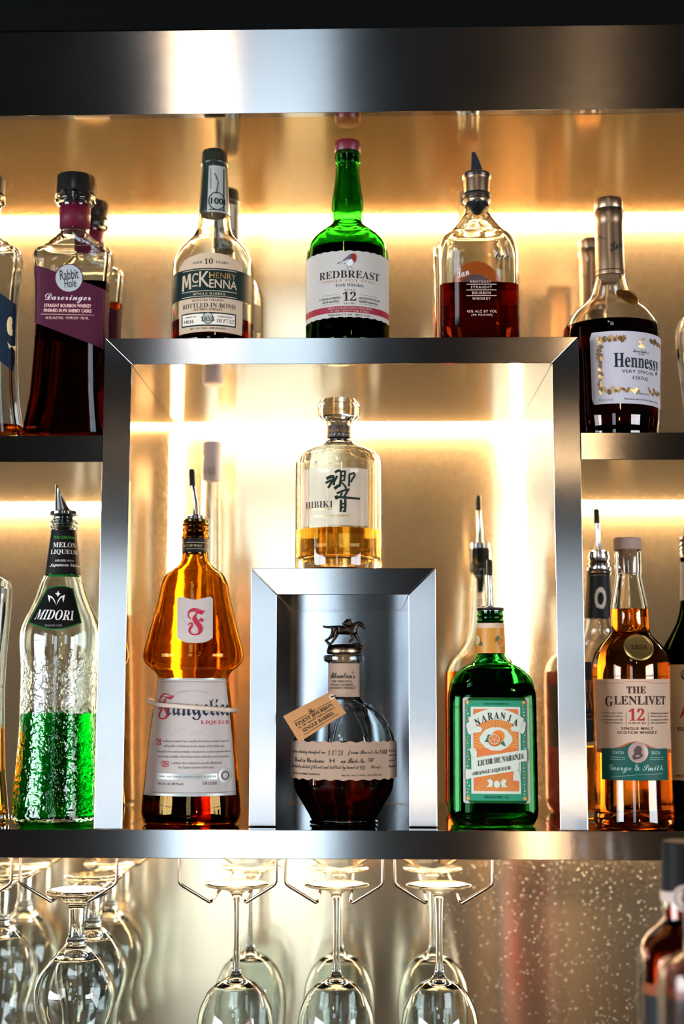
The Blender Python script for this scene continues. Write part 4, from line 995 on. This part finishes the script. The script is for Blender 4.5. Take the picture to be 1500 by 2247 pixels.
# kraft tag tied to the neck
A, B_, Cc, Dd = [unp(px, py, YBL-.050+dy) for px, py, dy in ((621, 1572, -.006), (725, 1518, .010), (759, 1565, .002), (656, 1629, -.012))]
def q4(u, v): return A*(1-u)*(1-v)+B_*u*(1-v)+Cc*u*v+Dd*(1-u)*v
org = Vector(b18.root.location); N = (B_-A).cross(Dd-A).normalized(); N = N if N.y < 0 else -N
vs, fs = [], []; nu = 14
for side in (0, 1):
    for i in range(nu+1):
        for v in (0, 1): u = i/nu; vs.append(q4(u, v)-org+N*(.0006*(1-side)+.0012*math.sin(PX*u)))
k2 = (nu+1)*2
for i in range(nu):
    a = i*2; fs += [(a, a+1, a+3, a+2), (k2+a, k2+a+2, k2+a+3, k2+a+1), (a, a+2, k2+a+2, k2+a), (a+1, k2+a+1, k2+a+3, a+3)]
fs += [(0, k2, k2+1, 1), (2*nu, 2*nu+1, k2+2*nu+1, k2+2*nu)]
tag_ = mesh('hang_tag', vs, fs, kraft2, b18.root); tag_['label'] = 'orange-brown kraft hang tag'
U_, V_ = (B_-A), (Dd-A); vs, fs = [], []
def tagtext(txt, st, u0, u1, v, h, bold=0):
    g, f = glyphs(txt, st, 1, bold); xs = [p[0] for p in g]; ys = [p[1] for p in g]; k = len(vs)
    for x, y in g:
        u = u0+(u1-u0)*(x-min(xs))/(max(xs)-min(xs)); vv = v-((y-min(ys))/(max(ys)-min(ys))-.5)*h
        vs.append(q4(u, vv)-org+N*(.0010+.0012*math.sin(PX*u)))
    fs.extend(tuple(k+j for j in t) for t in f)
tagtext('The', 'S', .42, .55, .30, .16); tagtext('FINEST BOURBON', 'B', .10, .88, .46, .13); tagtext('in the world comes from a', 'S', .12, .88, .60, .14); tagtext('SINGLE BARREL', 'B', .16, .82, .75, .13)
for u0, u1, v in ((.10, .38, .33), (.58, .88, .33), (.14, .88, .88)):
    k = len(vs)
    for i in range(9):
        u = u0+(u1-u0)*i/8; vs += [q4(u, v)-org+N*(.0010+.0012*math.sin(PX*u)), q4(u, v+.014)-org+N*(.0010+.0012*math.sin(PX*u))]
    fs += [(k+2*i, k+2*i+1, k+2*i+3, k+2*i+2) for i in range(8)]
mesh('lettering', vs, fs, wi, tag_)
hp = q4(.955, .20)-org
tube('eyelet', [hp+N*.0012+(U_.normalized()*math.cos(a)+N.cross(U_).normalized()*math.sin(a))*.0022 for a in [2*PX*i/20 for i in range(20)]], .0006, white, tag_, 6, True)
zn = b18.zA(1531); rr = 36*s
tube('string', [hp+N*.0014, hp+Vector((.004, -.001, .0015)), (-rr*.9, -rr*.55, zn), (0, -rr, zn-.0005), (rr*.8, -rr*.6, zn-.001), (rr, 0, zn), (0, rr, zn), (-rr, 0, zn), (-rr*.92, -rr*.5, zn)], .0006, rub, b18.root, 6)
# --- bottle with pourer behind the orange liqueur
b19 = Bottle('whiskey_bottle', 'clear bottle of orange-amber spirit with chrome pourer behind the emerald bottle', 'bottle',
             1056, 1560, .245, BS, [(1776, 76), (1760, 80), (1600, 80), (1500, 80), (1470, 78), (1448, 68), (1430, 52), (1410, 38), (1380, 30)], [(1330, 26), (1280, 22), (1262, 21), (1258, 23), (1204, 23)], m=CL, t=.003)
b19.liquid(1474, liq('orange_spirit', 'e07a28')); pourer(b19, (1088, 1120, 1190, 1204), rub, [(1300, 6), (1270, 9), (1256, 18), (1250, 24), (1240, 24), (1238, 20), (1204, 21)], lean=3)
P = Print(b19); P.strip(1118, 1134, lambda u: 1500, lambda u: 1640, blkm, .0003, nu=12); P.done('label', b19.root)
# --- emerald orange liqueur
NB = [(1806, 92, 6), (1796, 96.5, 6), (1780, 98, 6), (1650, 97.5, 6), (1540, 97, 6), (1520, 96, 5.6), (1500, 92, 5.2), (1484, 85, 4.6), (1470, 73, 4), (1461, 60, 3.4), (1454, 45, 3)]
NN = [(1446, 35), (1436, 31), (1400, 30), (1380, 29.5), (1366, 29), (1363, 31), (1360, 28), (1354, 28), (1352, 30.5), (1349, 28), (1342, 28)]
b20 = Bottle('liqueur_bottle', 'emerald green square-shouldered liqueur bottle with framed orange label and pourer', 'bottle',
             1079, 1640, .068, BS, NB, NN, ratio=.62, box=True, m=GRN2, t=.0035)
b20.liquid(1500, liq('clear_liqueur', 'd8e2c0'), True)
pourer(b20, (1229, 1262, 1330, 1342), rub, [(1444, 5), (1380, 6), (1372, 14), (1366, 18), (1362, 21), (1350, 21), (1348, 18), (1341, 22)], lean=2, wide=1.25)
b20.lathe('flange', [(1341, 29), (1339, 30), (1335, 30), (1333, 27)], rub)
b20.lathe('neck_collar', [(1379, 30.4), (1377, 31), (1369, 30.6), (1368, 29.2)], mat('pale_cork', 'd8b9a0', .8))
oc = mat('orange_band', 'c8841e', .45); band_open(b20, 'neck_label', 1434, 1379, 32, 30.6, oc, 'orange neck band with fruit print')
P = Print(b20)
for y in (1383, 1386, 1427, 1430): P.line([(1043, y), (1104, y)], .9, blkm, -.001 if False else .0009)
P.v = []; P.f = []; P.mi = []                             # drawn on the neck below instead
def neck_print(b, prims):
    vs, fs, mi, ms = [], [], [], []
    for kind, pts, m, r in prims:
        if m not in ms: ms.append(m)
        k = len(vs)
        for px, py in pts: t = math.asin(max(-.99, min(.99, (px-proj((b.x, b.Y, b.zA(py)+b.base))[0])/31.6))); vs.append((r*b.S*math.sin(t), -r*b.S*math.cos(t), b.zA(py)-.0004))
        for t in geometry.tessellate_polygon([[Vector((x, y, 0)) for x, y in pts]]): fs.append(tuple(k+i for i in t)); mi.append(ms.index(m))
    return mesh('neck_print', vs, fs, ms, b.root, mi=mi)
def circ(cx, cy, rx, ry=None, n=16): return [(cx+rx*math.cos(2*PX*i/n), cy+(ry or rx)*math.sin(2*PX*i/n)) for i in range(n)]
orr = mat('fruit_orange', 'd9792a', .5); lfg = mat('leaf_green', '2f6b4a', .5); tealp = mat('label_teal', '2b8a68', .5)
neck_print(b20, [('', circ(1096, 1407, 7, 11), cream, 33), ('', circ(1096, 1407, 5.5, 9), orr, 33.4), ('', [(1083, 1409), (1086, 1398), (1092, 1395), (1090, 1404)], lfg, 33.6), ('', circ(1047, 1404, 5, 10), cream, 33), ('', [(1049, 1416), (1054, 1407), (1056, 1417)], lfg, 33.4)])
P = Print(b20)
def rrect(P, x0, y0, x1, y1, r, m, off, tilt=0):
    pts = []
    for cx_, cy_, a in ((x1-r, y0+r, -90), (x1-r, y1-r, 0), (x0+r, y1-r, 90), (x0+r, y0+r, 180)):
        for i in range(7): t = math.radians(a+15*i); pts.append((cx_+r*math.cos(t), cy_+r*math.sin(t)))
    P.poly([(x+(y-1645)*.010, y-(x-1088)*-.006) for x, y in pts], m, off)
T = lambda pts: [(x+(y-1645)*.010, y+(x-1088)*.006) for x, y in pts]
pgr = mat('grey_paper', 'bdb3ae', .6); rrect(P, 1015.5, 1530.5, 1161.5, 1763, 5.5, pgr, .0004); lb = P.done('label', b20.root, 'framed green and orange label')
P = Print(b20); po = mat('label_orange', 'd0723c', .55); pcr = mat('label_cream', 'c9cdbd', .6); gold2 = mat('label_yellow', 'd99a4c', .55)
rrect(P, 1021, 1537, 1155, 1757, 1, tealp, .0007)
rrect(P, 1033, 1551, 1142, 1742, .5, pcr, .0009); rrect(P, 1038.5, 1556, 1137, 1736, .5, po, .0011)
for k in range(34):
    a = PX*k/33; P.poly(T([(1088, 1640), (1088+49*math.cos(a)*1.0, 1640-min(82, 49/max(.01, abs(math.cos(a)))*math.sin(a)) if False else 1640-52*math.sin(a)-18*math.sin(a)), (1088+49*math.cos(a+.04), 1640-70*math.sin(a+.04))]), gold2, .0012)
for k in range(26):
    x = 1040+k*3.7; P.poly(T([(x, 1735), (x+1.3, 1735), (1088+(x-1088)*.35+.4, 1690), (1088+(x-1088)*.35, 1690)]), gold2, .0012)
for i in range(60):                                      # berries down the green border
    side = i % 2; y = 1541+i*3.6; x = 1026 if side else 1150
    P.poly(T(circ(x+rnd.uniform(-2.5, 2.5), y, 1.8, 1.8, 8)), rnd.choice([po, mat('label_pink', 'd99a86', .6), pcr]), .0010)
for cx_, cy_ in ((1026, 1541), (1150, 1541), (1026, 1752), (1150, 1752)): P.poly(T(circ(cx_, cy_, 4, 4, 12)), gold2, .0011)
def arc_ban(P, x0, x1, ym, sag, h, m, off):
    n = 24; top = [(x0+(x1-x0)*i/n, ym-h/2+sag*((2*i/n-1)**2)) for i in range(n+1)]; bot = [(x+(2*i/n-1)*-7*(1 if True else 0), y+h) for i, (x, y) in enumerate(top)]
    k = len(P.v); P.add([P.tz(*p) for p in T(top)+T(bot)], [(i, i+1, n+2+i, n+1+i) for i in range(n)], m, off)
P.poly(T([(1023, 1590), (1028, 1584), (1058, 1598), (1056, 1606), (1036, 1609), (1031, 1613), (1026, 1608)]), pcr, .0013); P.poly(T([(1154, 1586), (1148, 1580), (1120, 1597), (1122, 1604), (1140, 1606), (1147, 1611), (1152, 1602)]), pcr, .0013)
arc_ban(P, 1027, 1149, 1567, 21, 24, pcr, .0015)
P.text('HECHO EN MÉXICO', 'X', 1061, 1116, 1544, 5, mat('dark_teal_print', '0f4a3c', .6), .0010)
# arched NARANJA, letter by letter
for i, ch in enumerate('NARANJA'):
    u = (i-3)/3; x = 1088.5+u*42; y = 1570+u*u*14.5; P.text(ch, 'B', *( (x-5.5+.3, x+5.5+.3) if ch != 'J' else (x-3, x+4)), y, 15.5, wi, .0018, rot=-u*.36)
P.poly(T([(1052, 1617), (1064, 1602), (1078, 1596), (1098, 1596), (1112, 1602), (1124, 1617), (1124, 1627), (1112, 1640), (1098, 1647), (1078, 1647), (1064, 1640), (1052, 1627)]), pcr, .0014)
P.poly(T(circ(1093, 1615, 14, 13, 22)), orr, .0016); P.poly(T(circ(1085, 1624, 14.5, 14, 24)), mat('orange_peel', 'b85c20', .5), .0018); P.poly(T(circ(1084, 1622, 12.5, 11.5, 24)), pcr, .0020); P.poly(T(circ(1084, 1622, 11, 10, 24)), po, .0022)
for k in range(5): a = k*1.256+.3; P.line(T([(1084, 1622), (1084+10*math.cos(a), 1622+9.5*math.sin(a))]), .7, pcr, .0024, 1)
P.poly(T([(1063, 1628), (1068, 1619), (1070, 1612), (1078, 1612), (1072, 1622), (1071, 1629)]), lfg, .0017); P.poly(T([(1098, 1630), (1104, 1625), (1109, 1638), (1100, 1634)]), lfg, .0017)
ban = lambda pts, off: P.poly(T(pts), pcr, off)
ban([(1029, 1643), (1042, 1643), (1046, 1650), (1045, 1664), (1034, 1660)], .0015); ban([(1021, 1690), (1138, 1672), (1136, 1690), (1021, 1710)], .0016); ban([(1126, 1690), (1138, 1693), (1141, 1714), (1124, 1712)], .0015)
ban([(1033, 1664), (1155, 1644), (1155, 1669), (1035, 1691)], .0019)
P.text('LICOR DE NARANJA', 'BI', 1046, 1148, 1667.5, 14, wi, .0022, rot=.165); P.text('ORANGE LIQUEUR', 'BI', 1036, 1120, 1692, 9.5, wi, .0022, rot=.165)
P.poly(T(circ(1089, 1721, 7, 8, 14)), pcr, .0015); P.poly(T([(1067, 1712), (1075, 1709), (1081, 1716), (1078, 1727), (1066, 1727), (1072, 1720)]), pcr, .0015); P.poly(T([(1111, 1712), (1103, 1709), (1097, 1716), (1100, 1727), (1112, 1727), (1106, 1720)]), pcr, .0015)
P.text('40% ALC/VOL · 1L', 'X', 1062, 1115, 1749, 6, mat('dark_teal_print', '0f4a3c', .6), .0010)
P.done('lettering', lb)
# --- crest bottle behind the single malt
b23 = Bottle('whiskey_bottle', 'clear bottle with black crest neck band, dark label and pourer behind the single malt', 'bottle',
             1319, 1540, .165, BS, [(1785, 80, 5), (1770, 82, 5), (1600, 82, 5), (1480, 80, 5), (1450, 70, 4.5), (1430, 56, 4), (1410, 46, 3.4)], [(1385, 38), (1355, 32), (1300, 28), (1264, 26), (1258, 28), (1254, 28)], ratio=.6, box=True, m=CL, t=.0035)
b23.liquid(1640, L_GOLD, True)
pourer(b23, (1117, 1148, 1208, 1218), chrome, [(1262, 20), (1254, 25), (1250, 27), (1246, 27), (1244, 22), (1238, 24), (1232, 21), (1226, 24), (1218, 24)], lean=3)
band_open(b23, 'neck_label', 1357, 1264, 33, 27, mat('black_neck_band', '0c0d0c', .5), 'black neck band with a crest')
P = Print(b23); P.Yx = 0
P.disc(1320, 1312, 13, 26, mat('crest_print', 'b0a597', .5), .001, inner=.55, n=11); P.v = [((v[0]), -math.sqrt(max(0, (.0155)**2-v[0]**2))-.0012, v[2]) for v in P.v]
P.done('crest', b23.root)
P = Print(b23); P.strip(1241, 1396, lambda u: 1452, lambda u: 1628, blkm, .0004, nu=12); lb = P.done('label', b23.root, 'black label with orange letters')
P = Print(b23); orp = mat('dull_orange_print', 'a8673a', .6); P.text('THE', 'B', 1262, 1303, 1506, 26, orp, .0008); P.text('LAW', 'R', 1250, 1304, 1540, 40, orp, .0008); P.line([(1245, 1578), (1390, 1578)], 1.5, orp, .0008); P.line([(1245, 1568), (1390, 1568)], 1, orp, .0008); P.done('lettering', lb)
# --- single malt
GBB = [(1812, 86), (1802, 87), (1770, 86), (1720, 85), (1640, 84.5), (1560, 85), (1500, 86), (1470, 86), (1450, 84.5), (1432, 79), (1418, 70), (1404, 58), (1392, 47), (1380, 43)]
GBN = [(1360, 42), (1338, 41.5), (1320, 39), (1295, 34), (1272, 30), (1262, 28.5), (1259, 29.5), (1252, 30), (1215, 30), (1210, 29)]
b24 = Bottle('whisky_bottle', 'clear single malt bottle of golden whisky with cream and green label and ribbed tan cap', 'bottle',
             1385, 1560, .062, BS, GBB, GBN, m=CL, t=.003, tb=.007, punt=.012)
b24.liquid(1337, liq('malt_amber', 'e8a850'))
tan = mat('tan_cap', 'a08678', .6); st = b24.lathe('stopper', [(1256, 10), (1250, 16), (1240, 19), (1215, 20), (1207, 20)], cork)
vs, fs = [], []; n = 120; s = b24.S; za, zb = b24.zA(1207), b24.zA(1181)
for z, rr_ in ((za, 29.5), (za+.0006, 30), (zb-.0015, 30), (zb, 28.5)):
    for k in range(n): r = (rr_+(.5 if k % 2 else 0)*(1 if rr_ == 30 else 0))*s; a = 2*PX*k/n; vs.append((r*math.cos(a), r*math.sin(a), z))
fs = [(i*n+k, i*n+(k+1) % n, (i+1)*n+(k+1) % n, (i+1)*n+k) for i in range(3) for k in range(n)]+[tuple(range(n-1, -1, -1)), tuple(range(3*n, 4*n))]
mesh('cap', vs, fs, tan, st)
seal(b24, .06, 1424, .0158, mat('gold_glass_seal', (.40, .26, .08), .4, .9), 'seal', '1824', 28)
gp = paper('malt_paper', 'd0b096', 0.15); P = Print(b24)
wav = lambda u: 1645-18*math.exp(-((u-.5)/.17)**2)
P.strip(1304, 1469, lambda u: 1490, lambda u: wav(u)+9, mat('rust_orange_edge', 'a8521f', .5), .0002, nu=50); P.strip(1305, 1469, lambda u: 1490, wav, gp, .0004, nu=50)
P.strip(1320, 1463, lambda u: 1643-14*math.exp(-((u-.5)/.14)**2), lambda u: 1713, mat('malt_green', '0f5046', .5), .0005, nu=50); lb = P.done('label', b24.root, 'cream label over a green foot label')
P = Print(b24); mi_ = mat('malt_ink', '3a1f1a', .6); mr = mat('malt_red', '9c2424', .6); gw = mat('greenish_silver', '8fb0a4', .5, .3)
P.text('THE', 'R', 1374, 1416, 1514, 15, mi_, .0007, bold=.035); P.text('G', 'R', 1328, 1345, 1539, 23, mi_, .0007, bold=.03); P.text('LENLIVET', 'R', 1347, 1458, 1537, 19, mi_, .0007, bold=.03)
P.text('12', 'B', 1379, 1413, 1568, 27, mr, .0007); P.text('YEARS OF AGE', 'R', 1378, 1416, 1586.5, 4.5, mi_, .0007, bold=.01)
P.text('SINGLE MALT', 'X', 1363, 1432, 1598.5, 6.5, mi_, .0007, spacing=1.2); P.text('SCOTCH WHISKY', 'X', 1355, 1440, 1607.5, 6.5, mi_, .0007, spacing=1.2)
for i in range(4):
    y = 1565+i*7.2; P.text(('In 1824 George Smith', 'Established his Distillery', 'in the remote and wild', 'Valley of Glenlivet')[i], 'B', 1320+(i % 2)*3, 1366, y, 4, mi_, .0007); P.text(('Matured in casks of', 'flowing whisky smooth', 'reminiscent of fruit', 'and a long finish here')[i], 'B', 1426, 1464-(i % 2)*2, y, 4, mi_, .0007)
P.line([(1373, 1563), (1373, 1592)], .6, mi_, .0007); P.line([(1421, 1563), (1421, 1592)], .6, mi_, .0007); P.line([(1311, 1499), (1367, 1499), (1367, 1496), (1424, 1496), (1424, 1499), (1465, 1499)], .6, mr, .0007)
P.disc(1399, 1651, 22, 23, mat('rose_silver', 'a88e84', .4, .4), .0009); 
P.poly([(1393, 1640), (1399, 1636), (1405, 1638), (1408, 1645), (1406, 1651), (1410, 1658), (1404, 1664), (1390, 1668), (1386, 1660), (1391, 1654), (1390, 1646)], mat('portrait_ink', '55403c', .6), .0012)
P.text('ESTD', 'R', 1344, 1368, 1652, 7, gw, .0009); P.text('1824', 'R', 1427, 1446, 1652, 7, gw, .0009); P.text('George & Smith.', 'S', 1337, 1455, 1687, 20, gw, .0009)
for y in (1662, 1667): P.line([(1340, y), (1372, y)], .7, gw, .0009); P.line([(1424, y), (1454, y)], .7, gw, .0009)
P.line([(1342, 1706), (1400, 1700), (1452, 1698)], .6, gw, .0009); P.done('lettering', lb)
# --- dark bottle at the right edge
b25 = Bottle('whisky_bottle', 'dark bottle with pale label and white neck band cut by the right picture edge', 'bottle',
             1530, 1560, .14, BS, [(1795, 80), (1780, 82), (1600, 82), (1470, 81), (1440, 78), (1420, 70), (1396, 56), (1370, 42), (1340, 33)], [(1320, 30), (1230, 27), (1226, 29), (1215, 29)], m=DKG, t=.003)
b25.liquid(1430, L_DARK)
b25.lathe('stopper', [(1224, 29.5), (1214, 30), (1208, 26), (1206, 29), (1200, 26), (1196, 29), (1190, 25), (1184, 30), (1178, 30)], mat('pewter', (.35, .33, .30), .22, 1.0))
band_open(b25, 'neck_label', 1318, 1234, 30.8, 28, pap, 'white neck band')
P = Print(b25); bp_ = paper('wheat_paper', 'c8a878', 0.1); P.strip(1462, 1598, lambda u: 1458, lambda u: 1714, bp_, .0003, nu=30); lb = P.done('label', b25.root, 'wheat-coloured label')
P = Print(b25); P.text('S', 'F', 1494, 1512, 1480, 24, wi, .0006); P.poly([(1491, 1578), (1500, 1552), (1508, 1535), (1512, 1560), (1500, 1568)], mr, .0006); P.text('BLENDED', 'B', 1486, 1560, 1600, 9, mi_, .0006); P.text('PRODUCT OF', 'X', 1482, 1560, 1704, 5, mi_, .0006); P.done('lettering', lb)
# --- two bottles on a counter in front, lower right corner
ct = struct(box('trim_2', -1.2, 1.2, -.62, -.16, -.50, -.470, mat('counter_dark', (.03, .025, .02), .3)))
b26 = Bottle('liqueur_bottle', 'amber bottle with dark capsule and white round seal, in front of the shelf', 'bottle',
             1497, 2000, -.235, -.47, [(2500, 98), (2480, 101), (2300, 101), (2140, 101), (2100, 99), (2075, 92), (2052, 78), (2034, 58)], [(2022, 46), (1960, 44), (1900, 41), (1880, 36)], m=CL, t=.003)
b26.liquid(1992, liq('orange_spirit', 'e07a28'))
dcap = mat('smoky_capsule', '070505', .6)
b26.lathe('capsule', [(1952, 46), (1900, 44), (1890, 42), (1860, 42), (1846, 40), (1844, 34)], dcap)
band_open(b26, 'neck_band', 1975, 1954, 47.2, 46.6, mat('seal_paper', 'c8b4a8', .6)); 
o = loft('seal', [(0, .011, .011, 2), (.0008, .011, .011, 2)], mat('seal_paper', 'c8b4a8', .6), b26.root, 28); o.location = (-.002, -.0205, b26.zA(1964)); o.rotation_euler = (PX/2, 0, 0)
o2 = loft('emblem', [(0, .003, .003, 2), (.0014, .0034, .0034, 2)], blkm, o, 16); tube('ring', [(.0085*math.cos(a), .0085*math.sin(a), .0009) for a in [2*PX*i/24 for i in range(24)]], .0004, blkm, o, 5, True)
P = Print(b26); P.strip(1412, 1590, lambda u: 2170, lambda u: 2480, mat('rust_label', '8a4a28', .6), .0003, nu=24); P.strip(1414, 1590, lambda u: 2194, lambda u: 2400, blkm, .0006, nu=24); P.done('label', b26.root, 'black label with a rust border')
b27 = Bottle('liqueur_bottle', 'hazy clear bottle nearest the viewer, cut by the lower right corner', 'bottle',
             1535, 2180, -.34, -.47, [(2560, 90), (2400, 92), (2160, 92), (2125, 88), (2108, 76), (2098, 56)], [(2086, 34), (2040, 30), (1990, 30)], m=glass('glass_frosted', 'efe6e0', .12), t=.003)
b27.lathe('stopper', [(1994, 24), (1985, 31), (1950, 31)], blk)
